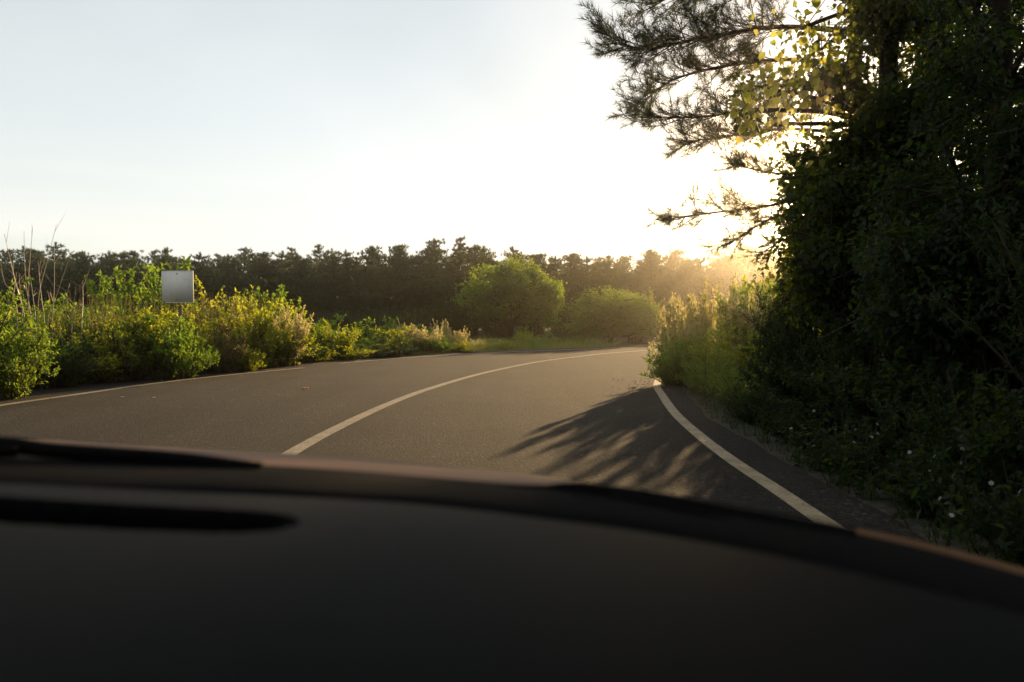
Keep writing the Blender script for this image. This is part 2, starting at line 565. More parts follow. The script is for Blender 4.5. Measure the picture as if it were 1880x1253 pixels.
LEDGE = offset(LEF, 1.15 + wob(len(LEF), 0.10))
REDGE = offset(RIG, -0.42 - wob(len(RIG), 0.08))
road = strip('road', LEDGE, REDGE, 0.0, M['asphalt'], nv=8)
tag(road, 'worn grey asphalt road bending away to the right', kind='structure')
# broken asphalt rim falling to the soil
for nm, C, s in (('road_rim', LEDGE, 1), ('road_rim', REDGE, -1)):
    strip(nm, C, offset(C, 0.35 * s), -0.004, M['grit'], road)


def line(name, C, w, z=0.004):
    return strip(name, offset(C, w / 2), offset(C, -w / 2), z, M['paint'], road)


line('centre_line', CEN, 0.155)
line('edge_line', RIG, 0.135)
brk = int(np.argmin(np.linalg.norm(LEF - gnd(556, 676)[:2], axis=1)))
brk2 = int(np.argmin(np.linalg.norm(LEF - gnd(622, 668)[:2], axis=1)))
line('edge_line', LEF[:brk + 1], 0.16)
line('edge_line', LEF[brk2:], 0.16)

# ------------------------------------------------------------------ plant builders (meshes only; a height of one metre unless said)
def rand_dir(n, up=0.0):
    d = rng.normal(size=(n, 3))
    d[:, 2] += up
    return unit(d)


def make_shrub(n_stem=28, twigs=10, lpt=15, leaf=0.05, wr=0.55, spread=0.75, twig_len=0.22, rad=0.12, upright=0.5, skirt=0.0):
    """stems fanning from the base, twigs along them, leaves along the twigs. returns (foliage, stem) meshes"""
    fol, stm = Geo(), Geo()
    for _ in range(n_stem):
        az = rng.random() * 6.283
        lean = spread * rng.random() ** 0.6
        base = np.array([math.cos(az), math.sin(az), 0]) * rad * rng.random()
        d = np.array([math.cos(az) * lean, math.sin(az) * lean, 1.0])
        d /= np.linalg.norm(d)
        ln = (1.0 - 0.25 * lean ** 2) * (0.72 + 0.36 * rng.random())
        t = np.linspace(0, 1, 6)[:, None]
        side = rng.normal(size=3) * 0.08
        P = base + d * ln * t + side * t ** 2 + np.array([math.cos(az), math.sin(az), 0]) * 0.12 * lean * t ** 2
        P[:, 2] -= 0.18 * lean * t[:, 0] ** 2
        P[:, 2] = np.maximum(P[:, 2], 0.0)
        stm.tube(P, np.linspace(0.011, 0.003, 6), 4)
        tt = skirt + (1 - skirt) * rng.random(twigs) ** 0.75
        B = np.stack([np.interp(tt, t[:, 0], P[:, k]) for k in range(3)], 1)
        D = unit(d * 0.55 + rand_dir(twigs) * 0.9 + np.array([0, 0, upright]))
        TL = twig_len * (0.5 + 0.8 * rng.random(twigs)) * (1.15 - 0.4 * tt)
        E = B + D * TL[:, None]
        stm.tubes(B, E, 0.0035, 0.0012)
        u = np.tile((np.arange(lpt) + 0.6) / lpt, twigs)
        LP = np.repeat(B, lpt, 0) + np.repeat(D * TL[:, None], lpt, 0) * u[:, None]
        A = unit(np.repeat(D, lpt, 0) * 0.5 + rand_dir(len(LP)) * 0.8 - np.array([0, 0, 0.1]))
        N = rand_dir(len(LP)) * 0.75 + np.array([0, 0, 1.0])
        L = leaf * (0.55 + 0.75 * rng.random(len(LP)))
        tone = np.repeat(rng.random(twigs), lpt) * 0.5 + rng.random(len(LP)) * 0.5
        LP[:, 2] = np.maximum(LP[:, 2], 0.01)
        fol.leaves(LP, A, N, L, L * wr, tone=tone)
    return fol.mesh('foliage'), stm.mesh('stem')


def make_feather(n_stem=40, spread=0.5):
    """upright pale spires: stiff stems with many tiny leaves and flower specks"""
    fol, stm = Geo(), Geo()
    for _ in range(n_stem):
        az = rng.random() * 6.283
        lean = spread * rng.random() ** 0.7
        base = np.array([math.cos(az), math.sin(az), 0]) * 0.22 * rng.random() ** 0.5
        d = unit(np.array([math.cos(az) * lean, math.sin(az) * lean, 1.0]))
        ln = 0.65 + 0.42 * rng.random()
        t = np.linspace(0, 1, 6)[:, None]
        P = base + d * ln * t + rng.normal(size=3) * 0.05 * t ** 2
        stm.tube(P, np.linspace(0.006, 0.0016, 6), 3)
        k = 13
        tt = 0.22 + 0.76 * (np.arange(k) + rng.random(k)) / k
        B = np.stack([np.interp(tt, t[:, 0], P[:, q]) for q in range(3)], 1)
        D = unit(d * 0.9 + rand_dir(k) * 0.8 + np.array([0, 0, 0.35]))
        TL = 0.17 * (1.15 - tt) + 0.03
        E = B + D * TL[:, None]
        stm.tubes(B, E, 0.0016, 0.0008)
        m = 22
        u = np.tile((np.arange(m) + 0.5) / m, k)
        LP = np.repeat(B, m, 0) + np.repeat(D * TL[:, None], m, 0) * u[:, None] + rng.normal(size=(k * m, 3)) * 0.006
        A = unit(np.repeat(D, m, 0) * 0.7 + rand_dir(k * m) * 0.8)
        L = 0.032 * (0.5 + 0.9 * rng.random(k * m))
        fol.leaves(LP, A, rand_dir(k * m, 0.6), L, L * 0.5)
    return fol.mesh('foliage'), stm.mesh('stem')


def make_crown(clumps, per, r_clump, leaf, wr, spine, r_trunk, limb_r=0.03, squash=0.8, out_bias=0.5):
    """foliage in leafy clumps joined to a trunk spine by limbs; clumps is (n,3), spine (m,3)"""
    fol, stm = Geo(), Geo()
    spine = np.asarray(spine, float)
    stm.tube(spine, np.linspace(r_trunk, r_trunk * 0.35, len(spine)), 8)
    c0 = clumps.mean(0)
    for c in clumps:
        s = spine[min(len(spine) - 1, int(np.argmin(np.abs(spine[:, 2] - (c[2] - 0.35 * np.linalg.norm((c - c0)[:2]))))))]
        mid = (s + c) / 2 + rng.normal(size=3) * 0.06 * np.linalg.norm(c - s) + np.array([0, 0, 0.06]) * np.linalg.norm(c - s)
        stm.tube(spline([s, mid, c], 0.3) if np.linalg.norm(c - s) > 0.7 else [s, mid, c], limb_r * (0.35 + 0.65 * rng.random()), 4)
        k = 7
        E = c + rng.normal(size=(k, 3)) * r_clump * 0.8 * np.array([1, 1, squash])
        stm.tubes(np.repeat(c[None], k, 0), E, limb_r * 0.25, limb_r * 0.1)
        n = int(per * (0.6 + 0.8 * rng.random()))
        d = rand_dir(n)
        rr = r_clump * (0.35 + 0.75 * rng.random(n) + 0.7 * (rng.random(n) < 0.16) * rng.random(n)) * (0.7 + 0.6 * rng.random())
        P = c + d * rr[:, None] * np.array([1, 1, squash])
        A = unit(d * out_bias + rand_dir(n) * 0.7 - np.array([0, 0, 0.35]))
        N = d * 0.7 + rand_dir(n) * 0.5 + np.array([0, 0, 0.8])
        L = leaf * (0.6 + 0.7 * rng.random(n))
        fol.leaves(P, A, N, L, L * wr, tone=0.45 * rng.random() + 0.55 * rng.random(n))
    return fol.mesh('crown'), stm.mesh('trunk', True)


def make_pine(h=7.0, seed=0, w=1.9):
    """far pine: bare lower trunk, uneven whorls of branches carrying needle pads"""
    fol, stm = Geo(), Geo()
    bend = rng.normal(size=2) * 0.25
    zz = np.linspace(0, h, 9)
    sp = np.stack([bend[0] * np.sin(zz / h * 2.4), bend[1] * np.sin(zz / h * 3.1), zz], 1)
    stm.tube(sp, np.linspace(0.13, 0.03, 9), 6)
    z = h * (0.08 + 0.06 * rng.random())
    while z < h * 0.985:
        q = z / h
        prof = w * (0.55 + 0.55 * math.sin(min(q * 1.35, 1) * math.pi * 0.62)) * (1 - max(0, q - 0.5) / 0.53) ** 0.95 + 0.12
        nb = rng.integers(3, 6)
        a0 = rng.random() * 6.283
        for b in range(nb):
            az = a0 + b * 6.283 / nb + rng.normal() * 0.35
            L = prof * (0.55 + 0.7 * rng.random())
            c = np.array([np.interp(z, zz, sp[:, 0]), np.interp(z, zz, sp[:, 1]), z])
            hd = np.array([math.cos(az), math.sin(az), 0])
            e = c + hd * L + np.array([0, 0, L * (0.05 + 0.5 * q) + 0.1 * rng.normal()])
            mid = (c + e) / 2 - np.array([0, 0, 0.06 * L])
            stm.tube([c, mid, e], np.array([0.035, 0.022, 0.01]), 3)
            k = max(4, int(L * 12))
            t = 0.3 + 0.72 * rng.random(k)
            T = c + (e - c) * t[:, None] + rng.normal(size=(k, 3)) * np.array([0.2, 0.2, 0.07]) * (0.6 + L * 0.35)
            T[:, 2] += 0.04
            D = unit(hd * 0.5 + rand_dir(k) * 0.5 + np.array([0, 0, 0.9]))
            fol.needles(T, D, 16, 0.25, 0.042, 0.8, 0.16)
        z += h * (0.035 + 0.03 * rng.random())
    top = sp[-1]
    fol.needles(np.stack([top + np.array([0, 0, 0.1]), top, top - np.array([0, 0, 0.2])]), np.array([[0, 0, 1.0]] * 3), 26, 0.28, 0.035, 0.6, 0.2)
    return fol.mesh('crown'), stm.mesh('trunk')


def plant(name, meshes, fmat, smat, loc, rz, scale, label, cat, group=None, parts=('foliage', 'stem'), tilt=None):
    t = obj(name, None, loc=loc, rz=rz, scale=scale)
    if tilt:
        t.rotation_euler = (tilt[0], tilt[1], rz)
    t.empty_display_size = 0.2
    f_ = obj(parts[0], meshes[0], fmat, t)
    if parts[0] == 'foliage':
        f_['kind'] = 'stuff'
    obj(parts[1], meshes[1], smat, t)
    tag(t, label, cat, group)
    return t


LEAFY = [make_shrub(34, 12, 14, 0.06, 0.6, 0.85, 0.24) for _ in range(4)]
SMALL = [make_shrub(30, 12, 17, 0.042, 0.55, 1.0, 0.22) for _ in range(3)]
BIGLEAF = [make_shrub(20, 9, 11, 0.095, 0.62, 0.8, 0.25) for _ in range(2)]
FEATHER = [make_feather() for _ in range(3)]
THICKET = [make_shrub(60, 20, 17, 0.026, 0.6, 0.55, 0.17, 0.25, 0.3, 0.05) for _ in range(3)]
PINES = [make_pine(6.4 + 0.35 * i, i, 2.0 + 0.15 * (i % 3)) for i in range(6)]


# ------------------------------------------------------------------ the pine wood beyond the bend
def sector(x):
    for lim, txt in ((120, 'behind the tall dry stalks'), (260, 'between the dry stalks and the sign'), (400, 'directly behind the road sign'), (560, 'behind the tall left bank past the sign'),
                     (700, 'above the dip in the left verge'), (840, 'between the leafy verge and the round tree'), (1040, 'directly behind the round tree'), (1210, 'above the broad bush at the bend')):
        if x < lim:
            return txt
    return 'in the glare where the road disappears'


def wood():
    n = 0
    rows = [(62, 0.0), (69, 0.5), (77, 0.25), (86, 0.7)]
    for r, (D, ph) in enumerate(rows):
        x = -170 + ph * 60
        while x < 1560:
            d = D + rng.normal() * 2.2 + 3.5 * math.sin(x / 260 + r)
            ytop = 468 - 8 * math.sin(x / 130.0 + r) + np.clip(rng.normal(), -1.6, 1.6) * 8 + (6 if r == 0 else 0)
            if r in (1, 2) and rng.random() < 0.14:
                ytop -= 10
            c = at(x, 585, d)
            h = at(x, ytop, d)[2]
            me = PINES[int(rng.integers(len(PINES)))]
            s = h / (me[1].vertices[len(me[1].vertices) - 1].co.z if False else 6.4 + 0.35 * PINES.index(me))
            plant('pine_tree', me, M['farneedle'], M['bark'], (c[0], c[1], -0.08), rng.random() * 6.28, (s * (0.95 + 0.25 * rng.random()),) * 2 + (s,),
                  '%s of the dark wood, %s' % (('front pine', 'second-row pine', 'inner pine', 'rearmost pine')[r], sector(x)), 'pine', '%s pines, %s' % (('front', 'second-row', 'inner', 'rearmost')[r], sector(x)), ('crown', 'trunk'))
            x += (46 + 30 * rng.random()) * (1 if r < 2 else 0.9) * 62 / D * 1.15
            n += 1
    return n


wood()

# understorey along the foot of the wood
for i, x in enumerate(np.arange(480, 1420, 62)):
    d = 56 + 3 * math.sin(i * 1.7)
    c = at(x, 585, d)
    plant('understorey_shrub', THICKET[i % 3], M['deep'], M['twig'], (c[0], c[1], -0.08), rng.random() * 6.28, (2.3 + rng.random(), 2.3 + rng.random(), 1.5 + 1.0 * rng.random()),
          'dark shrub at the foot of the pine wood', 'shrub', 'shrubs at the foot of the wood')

# the round broadleaf tree in the middle
def dome(n, rx, ry, rz, zc, fill=0.35):
    d = rand_dir(n)
    d[:, 2] = np.abs(d[:, 2]) * 1.0 - 0.55 * (rng.random(n) < 0.45)
    d = unit(d)
    r = np.where(rng.random(n) < fill, 0.35 + 0.5 * rng.random(n), 0.84 + 0.2 * rng.random(n))
    return d * r[:, None] * np.array([rx, ry, rz]) + np.array([0, 0, zc])


rd = 45.0
rc = at(938, 600, rd)
cl = dome(170, 2.5, 2.4, 2.2, 1.95) * (1 + 0.06 * np.clip(rng.normal(size=(170, 1)), -2, 1))
cl = cl[cl[:, 2] > 0.35]
me = make_crown(cl, 150, 0.46, 0.15, 0.6, [[0.1, 0, 0], [0.0, 0.05, 0.8], [-0.1, 0, 1.7], [0.05, 0, 2.6], [0.1, 0.1, 3.4]], 0.17)
ROUND = me
plant('broadleaf_tree', me, M['crownleaf'], M['bark'], (rc[0], rc[1], -0.06), 0, (1.08, 1.05, 1.04),
      'round-crowned green tree standing alone in front of the pine wood', 'tree', None, ('crown', 'trunk'))


def put(name, meshes, mat, x, d, ytop, wpx, label, cat='shrub', group=None, smat='twig', tilt=None, z=-0.06):
    c = at(x, 585, d)
    h = at(x, ytop, d)[2] + 0.06
    w = max(wpx / FPX * d / 1.3, 0.72 * h)
    return plant(name, meshes, M[mat], M[smat], (c[0], c[1], z), rng.random() * 6.283, (w, w * (0.9 + 0.2 * rng.random()), h), label, cat, group, tilt=tilt)


# ------------------------------------------------------------------ bushes around the far bend
bc = at(1122, 585, 42.5)
plant('roadside_bush', ROUND, M['crownleaf'], M['bark'], (bc[0], bc[1], -0.3), 2.4, (0.9, 0.9, 0.7), 'broad green bush on the outside of the far bend, lit along its top', 'shrub')
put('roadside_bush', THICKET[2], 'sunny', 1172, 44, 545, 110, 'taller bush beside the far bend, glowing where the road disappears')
put('roadside_bush', THICKET[1], 'green', 1062, 41, 590, 70, 'low bush between the round tree and the broad bush at the bend')
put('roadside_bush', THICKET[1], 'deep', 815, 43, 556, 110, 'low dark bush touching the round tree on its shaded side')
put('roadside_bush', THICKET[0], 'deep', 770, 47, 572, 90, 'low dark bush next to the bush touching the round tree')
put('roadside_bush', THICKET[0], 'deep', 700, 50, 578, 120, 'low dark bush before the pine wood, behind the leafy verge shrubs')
put('roadside_bush', SMALL[0], 'green', 985, 37, 606, 75, 'dark round bush in front of the round tree')
put('roadside_bush', SMALL[2], 'deep', 1030, 39, 600, 60, 'dark round bush at the right foot of the round tree')
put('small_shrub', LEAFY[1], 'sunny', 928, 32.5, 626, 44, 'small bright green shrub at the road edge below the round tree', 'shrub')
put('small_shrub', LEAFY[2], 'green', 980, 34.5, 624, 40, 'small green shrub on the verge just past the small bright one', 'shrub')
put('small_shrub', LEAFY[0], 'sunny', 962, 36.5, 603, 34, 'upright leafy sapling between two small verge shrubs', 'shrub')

# ------------------------------------------------------------------ the tangled left verge
V_ = [
    # name, mesh, material, x, depth, top, width, label
    ('verge_shrub', SMALL[0], 'green', -60, 12.2, 490, 210, 'large green shrub cut off by the left edge of the picture'),
    ('verge_shrub', SMALL[1], 'green', 20, 12.4, 585, 170, 'dense low green shrub at the left end of the verge'),
    ('verge_shrub', SMALL[0], 'deep', 118, 14.6, 590, 150, 'dark green shrub below the tall dry stalks'),
    ('verge_shrub', LEAFY[3], 'green', 105, 17.0, 556, 150, 'leafy shrub standing among the tall dry stalks'),
    ('verge_shrub', SMALL[2], 'deep', 205, 15.8, 590, 130, 'dark shrub between the dry stalks and the yellow shrub'),
    ('verge_shrub', LEAFY[2], 'sunny', 262, 16.3, 566, 135, 'bright yellow-green shrub reaching the asphalt in front of the sign'),
    ('verge_shrub', LEAFY[1], 'green', 268, 21.0, 487, 90, 'tall leafy shrub right behind the edge of the grey sign'),
    ('verge_shrub', LEAFY[3], 'green', 212, 22.5, 515, 90, 'mid-height leafy shrub beyond the dry stalks, left of the sign'),
    ('verge_shrub', SMALL[0], 'green', 335, 16.7, 600, 120, 'dark low shrub at the foot of the sign post'),
    ('verge_shrub', LEAFY[1], 'green', 318, 16.3, 584, 90, 'leafy green shrub that hides the lower post of the sign'),
    ('verge_shrub', SMALL[1], 'brown', 412, 18.4, 600, 100, 'brownish rounded shrub on the verge past the sign'),
    ('verge_shrub', LEAFY[0], 'sunny', 402, 21.5, 519, 130, 'tall sunlit shrub beside the sign, behind the brownish shrub'),
    ('verge_shrub', LEAFY[2], 'sunny', 476, 20.0, 560, 100, 'sunlit shrub on the bank between brownish and whitish shrubs'),
    ('verge_shrub', LEAFY[1], 'green', 492, 24.0, 533, 90, 'leafy shrub at the back of the bank above the whitish shrub'),
    ('feathery_shrub', FEATHER[0], 'pale', 528, 20.8, 566, 80, 'whitish feathery shrub at the end of the tall left bank'),
    ('verge_shrub', LEAFY[3], 'sunny', 452, 18.9, 640, 70, 'low yellow-green weed at the asphalt edge below the bank'),
    ('verge_shrub', LEAFY[1], 'green', 575, 24.0, 596, 85, 'low leafy shrub where the verge dips after the tall bank'),
    ('verge_shrub', LEAFY[0], 'sunny', 622, 24.5, 591, 90, 'sunlit low shrub at the gap in the white edge line'),
    ('verge_shrub', LEAFY[2], 'green', 590, 28.0, 583, 90, 'green shrub behind the sunlit low shrub at the gap'),
    ('verge_shrub', BIGLEAF[0], 'green', 668, 28.0, 587, 90, 'shrub with large round leaves in the middle of the low verge'),
    ('verge_shrub', BIGLEAF[1], 'green', 715, 30.0, 586, 70, 'large-leaved shrub before the whitish feathery row'),
    ('verge_shrub', SMALL[2], 'deep', 700, 27.0, 618, 80, 'low dark shrub below the large-leaved shrubs'),
    ('feathery_shrub', FEATHER[1], 'pale', 748, 29.5, 594, 70, 'whitish feathery shrub that starts the far pale row'),
    ('feathery_shrub', FEATHER[2], 'pale', 790, 29.0, 602, 70, 'whitish feathery shrub in the middle of the far pale row'),
    ('feathery_shrub', FEATHER[0], 'pale', 812, 31.5, 589, 40, 'slender feathery spire rising tallest from the far pale row'),
    ('feathery_shrub', FEATHER[1], 'pale', 838, 31.0, 606, 60, 'whitish feathery shrub near the end of the far pale row'),
    ('feathery_shrub', FEATHER[2], 'pale', 872, 32.0, 624, 50, 'small whitish feathery shrub that ends the far pale row'),
    ('verge_shrub', LEAFY[3], 'green', 765, 33.5, 600, 90, 'green shrub behind the start of the far pale row'),
]
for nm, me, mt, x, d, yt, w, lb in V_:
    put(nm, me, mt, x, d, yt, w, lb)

XP = [-150, 0, 100, 200, 300, 400, 500, 560, 620, 700, 800, 890]
YP = [560, 560, 578, 572, 572, 560, 562, 596, 598, 600, 618, 634]
DP = [12.5, 13.6, 14.8, 16.0, 17.5, 19.0, 21.0, 22.5, 24.0, 26.0, 28.8, 31.0]


def vsector(x):
    for lim, txt in ((0, 'at the left edge of the picture'), (150, 'around the tall dry stalks'), (280, 'between the dry stalks and the sign'), (360, 'around the sign post'), (470, 'next after the sign'),
                     (560, 'around the whitish shrub of the bank'), (660, 'at the gap in the edge line'), (740, 'around the large-leaved shrubs')):
        if x < lim:
            return txt
    return 'among the far pale feathery row'


for row, (dd, dy) in enumerate(((0.2, 40), (0.9, 18), (1.9, 6), (3.2, 2))):
    x = -120 + 20 * row
    while x < 880:
        d = np.interp(x, XP, DP) + dd + 0.3 * rng.normal()
        yt = np.interp(x, XP, YP) + dy + rng.normal() * 7
        w = 75 + 50 * rng.random()
        i = int(rng.integers(100))
        front = row == 0
        put('verge_shrub', [LEAFY, SMALL, LEAFY][i % 3][i % 3], ['green', 'sunny', 'green', 'deep', 'sunny'][i % 5], x, d, yt, w * (0.9 if x > 560 else 1.2),
            '%s shrub of the left verge, %s' % (('foremost leafy', 'front leafy', 'middle leafy', 'rear leafy')[row], vsector(x)), 'shrub', '%s shrubs of the left verge, %s' % (('foremost', 'front', 'middle', 'rear')[row], vsector(x)))
        x += w * 0.62

# low weeds right along the asphalt rim
seedx = [8, 46, 92, 140, 180, 222, 300, 336, 372, 500, 548, 600, 650, 704, 752, 806, 850]
for i, x in enumerate(seedx):
    yb = np.interp(x, [0, 300, 540, 700, 890], [716, 687, 666, 655, 645])
    c = gnd(x, yb)
    s = 0.3 + 0.35 * rng.random()
    plant('rim_weed', [SMALL, LEAFY][i % 2][i % 3], M[['green', 'sunny', 'deep'][i % 3]], M['twig'], (c[0] - 0.1, c[1] + 0.25, -0.03), rng.random() * 6, (s * 1.2, s * 1.2, s),
          'small leafy weed at the foot of the left verge along the asphalt', 'weed', 'weeds along the left asphalt edge')

# ------------------------------------------------------------------ tall dry stalks at the far left
for i, (x0, y0, x1, y1, d) in enumerate([(48, 600, 8, 430, 14.8), (60, 610, 44, 425, 15.2), (52, 600, 60, 418, 14.6), (40, 560, 18, 468, 15.6), (82, 600, 70, 480, 15.0),
                                        (70, 560, 104, 412, 15.4), (96, 600, 100, 455, 15.9), (110, 600, 128, 520, 14.9), (88, 590, 118, 500, 15.5), (30, 560, 0, 478, 15.1),
                                        (132, 600, 140, 528, 15.0), (150, 600, 152, 515, 15.3), (66, 600, 55, 505, 14.4), (24, 560, 30, 500, 15.7)]):
    a, b = at(x0, y0, d), at(x1, y1, d + rng.normal() * 0.25)
    a0 = a.copy(); a0[2] = -0.05
    mid = (a + b) / 2 + rng.normal(size=3) * 0.03
    g = Geo().tube(spline([a0, a, mid, b], 0.15), 0.011, 4)
    P = spline([a0, a, mid, b], 0.15)
    g = Geo().tube(P, np.linspace(0.013, 0.003, len(P)), 4)
    st = obj('stalk', g.mesh('stalk'), M['dry'])
    t = obj('dry_stalk', None, loc=tuple(a0))
    st.parent = t; st.location = tuple(-a0)
    g = Geo()
    k = int(rng.integers(3, 6))
    tt = rng.integers(int(len(P) * 0.55), len(P) - 1, k)
    E = P[tt] + unit((b - a) * 0.8 + rng.normal(size=(k, 3)) * 0.5) * (0.15 + 0.3 * rng.random(k))[:, None]
    g.tubes(P[tt], E, 0.004, 0.0015)
    s2 = obj('side_twig', g.mesh('side_twig'), M['dry'], t)
    s2.location = tuple(-a0)
    tag(t, 'tall bare dry stalk sticking up from the left verge', 'stalk', 'dry stalks at the left edge')

# ------------------------------------------------------------------ road sign seen from behind
sd = 17.2
s0, s1 = at(294, 556, sd), at(353, 498, sd)
sw, sh = s1[0] - s0[0], s1[2] - s0[2]
sc_ = (s0 + s1) / 2
sign = obj('road_sign', None, loc=(sc_[0] + 0.03, sd, -0.06), rz=math.radians(-7))
g = Geo().box((0, -0.0145, 0), (sw - 0.004, 0.004, sh - 0.004))
panel = obj('sign_panel', g.mesh('sign_panel'), M['signback'], sign, (0, 0, sc_[2] + 0.06))
g = Geo()                                        # folded rim round the sheet
for c, s in (((0, 0, sh / 2), (sw, 0.035, 0.012)), ((0, 0, -sh / 2), (sw, 0.035, 0.012)), ((sw / 2, 0, 0), (0.012, 0.035, sh - 0.012)), ((-sw / 2, 0, 0), (0.012, 0.035, sh - 0.012))):
    g.box(c, s)
obj('folded_rim', g.mesh('folded_rim'), M['signback'], panel)
px = 0.03
g = Geo().tube([[px, 0.055, 0], [px, 0.055, 1.2], [px, 0.055, sc_[2] + sh / 2 - 0.02]], 0.032, 10)
obj('post', g.mesh('post', True), M['rust'], sign)
for zz in (sh / 2 - 0.06, -sh / 2 + 0.06):
    g = Geo().tube([[0, -0.024, zz], [0, 0.008, zz]], 0.014, 8)
    obj('bolt', g.mesh('bolt'), M['bolt'], panel)
tag(sign, 'blank grey back of a square road sign on a steel post', 'sign')

# ------------------------------------------------------------------ grasses
def left_pts_band(n, near, far, i0, i1):
    """points on the left verge, near..far metres outside the road edge"""
    k = rng.integers(i0, i1, n)
    T = unit(np.gradient(LEDGE, axis=0))[k]
    o = near + (far - near) * rng.random(n)
    P = LEDGE[k] + np.stack([-T[:, 1], T[:, 0]], 1) * o[:, None] + rng.normal(size=(n, 2)) * 0.15
    return np.column_stack([P, np.full(n, -0.06)])


iy = lambda C, y: int(np.argmin(np.abs(C[:, 1] - y) + 100 * (C[:, 0] > 40)))
i0, i1 = iy(LEDGE, 6), iy(LEDGE, 36)
g = Geo()
n = 26000
P = left_pts_band(n, 0.05, 8.0, i0, i1)
g.blades(P, rand_dir(n, 4.0), 0.12 + 0.3 * rng.random(n), 0.008, 0.5)
o = obj('verge_grass', g.mesh('verge_grass'), M['grass'])
tag(o, 'short green grass under the shrubs of the left verge', 'grass', kind='stuff')

g = Geo()                                            # tall tan seed grass among the shrubs
n = 0
for x, d, yt, wpx, k in [(215, 17.6, 545, 120, 170), (150, 16.5, 560, 110, 150), (300, 18.5, 560, 60, 70), (385, 19.6, 548, 80, 150), (440, 20.8, 552, 70, 120), (350, 19.5, 560, 60, 90),
                         (480, 22.4, 560, 50, 50), (740, 31, 580, 40, 40), (560, 25, 600, 40, 30)]:
    c = at(x, 585, d)
    P = np.column_stack([c[0] + rng.normal(size=k) * wpx / FPX * d * 0.4, c[1] + rng.normal(size=k) * 0.35, np.full(k, -0.06)])
    h = (at(x, yt, d)[2]) * (0.75 + 0.4 * rng.random(k))
    D = rand_dir(k, 6.0)
    g.blades(P, D, h, 0.006, 0.16)
    # seed heads: short bristly leaves near each tip
    m = 9
    base = P + D * (h * 0.86)[:, None]
    LP = np.repeat(base, m, 0) + np.repeat(D * (h * 0.16)[:, None], m, 0) * np.tile(np.arange(m) / m, k)[:, None]
    g.leaves(LP, unit(np.repeat(D, m, 0) + rand_dir(k * m) * 0.5), rand_dir(k * m), 0.03, 0.008)
    B2 = np.repeat(P, 4, 0) + rng.normal(size=(k * 4, 3)) * np.array([0.06, 0.06, 0])
    g.blades(B2, rand_dir(k * 4, 4), np.repeat(h, 4) * (0.35 + 0.35 * rng.random(k * 4)), 0.009, 0.5)
o = obj('tall_grass', g.mesh('tall_grass'), M['tangrass'])
tag(o, 'tall tan seeding grass standing among the left verge shrubs', 'grass', kind='stuff')

g = Geo()                                            # looser yellow-green grass that runs through the whole verge
n = 5200
P = left_pts_band(n, 0.15, 3.2, i0, i1)
near_ = np.clip((P[:, 1] - 20) / 10, 0, 1)
g.blades(P, rand_dir(n, 5.0), (0.45 + 0.75 * rng.random(n)) * (1 - 0.35 * near_), 0.009, 0.35)
o = obj('meadow_grass', g.mesh('meadow_grass'), M['grass'])
tag(o, 'loose yellow-green grass running between the left verge shrubs', 'grass', kind='stuff')

iR0, iR1 = iy(REDGE, 1), iy(REDGE, 26)
k = rng.integers(iR0, iR1, 9000)
T = unit(np.gradient(REDGE, axis=0))[k]
P = REDGE[k] + np.stack([T[:, 1], -T[:, 0]], 1) * (0.05 + 2.2 * rng.random(9000) ** 1.5)[:, None]
g = Geo().blades(np.column_stack([P, np.full(9000, -0.06)]), rand_dir(9000, 3.0), 0.1 + 0.28 * rng.random(9000), 0.008, 0.6)
o = obj('verge_grass', g.mesh('verge_grass'), M['deep'])  # dark leaf colour stands in for the shade on this grass
tag(o, 'green grass along the foot of the shaded right bank', 'grass', kind='stuff')

# ------------------------------------------------------------------ right side: feathery bush, shaded bank, trees
def putw(name, meshes, mat, X, Y, h, w, label, cat='shrub', group=None, smat='twig', tilt=None):
    smat = 'bark' if mat == 'deep' else smat
    return plant(name, meshes, M[mat], M[smat], (X, Y, -0.06), rng.random() * 6.283, (w / 1.3, w / 1.3, h), label, cat, group, tilt=tilt)


putw('feathery_shrub', FEATHER[0], 'pale', 3.5, 16.0, 1.75, 1.5, 'pale feathery shrub glowing at the road edge before the bend')
putw('feathery_shrub', FEATHER[2], 'pale', 4.15, 16.6, 1.95, 1.6, 'taller pale feathery shrub behind the glowing one on the right verge')
putw('pale_shrub', FEATHER[1], 'pale', 3.3, 15.4, 1.3, 1.5, 'low pale shrub among the feathery ones at the right road edge')
putw('pale_shrub', FEATHER[2], 'pale', 4.6, 15.6, 1.9, 1.9, 'broad pale shrub just inside the right verge')
putw('verge_shrub', LEAFY[2], 'green', 3.25, 14.8, 1.0, 1.35, 'low leafy shrub spilling over the white line at the right edge')
putw('verge_shrub', SMALL[2], 'green', 3.0, 15.0, 0.8, 1.0, 'small fine-leaved shrub that hides the end of the right edge line')
putw('verge_shrub', SMALL[1], 'green', 3.3, 13.3, 0.85, 1.2, 'low fine-leaved shrub on the right verge beside the leafy one')
putw('verge_shrub', LEAFY[0], 'sunny', 4.0, 14.4, 1.3, 1.5, 'yellow-green shrub in front of the tall feathery shrub')
putw('verge_shrub', SMALL[0], 'green', 3.4, 11.7, 0.8, 1.2, 'low green shrub where the right verge turns dark')
putw('verge_shrub', LEAFY[1], 'green', 4.9, 15.6, 2.0, 1.9, 'leafy shrub under the tip of the low pine bough')
putw('verge_shrub', LEAFY[3], 'sunny', 6.2, 17.9, 3.1, 1.9, 'tall sunlit shrub fading into the glare behind the feathery shrubs')
putw('verge_shrub', THICKET[1], 'sunny', 7.5, 20.6, 2.8, 2.2, 'hazy broad bush in the glare beyond the right verge')
putw('verge_shrub', THICKET[2], 'deep', 4.7, 12.6, 1.9, 2.1, 'dark shrub joining the sunny verge to the shaded bank')

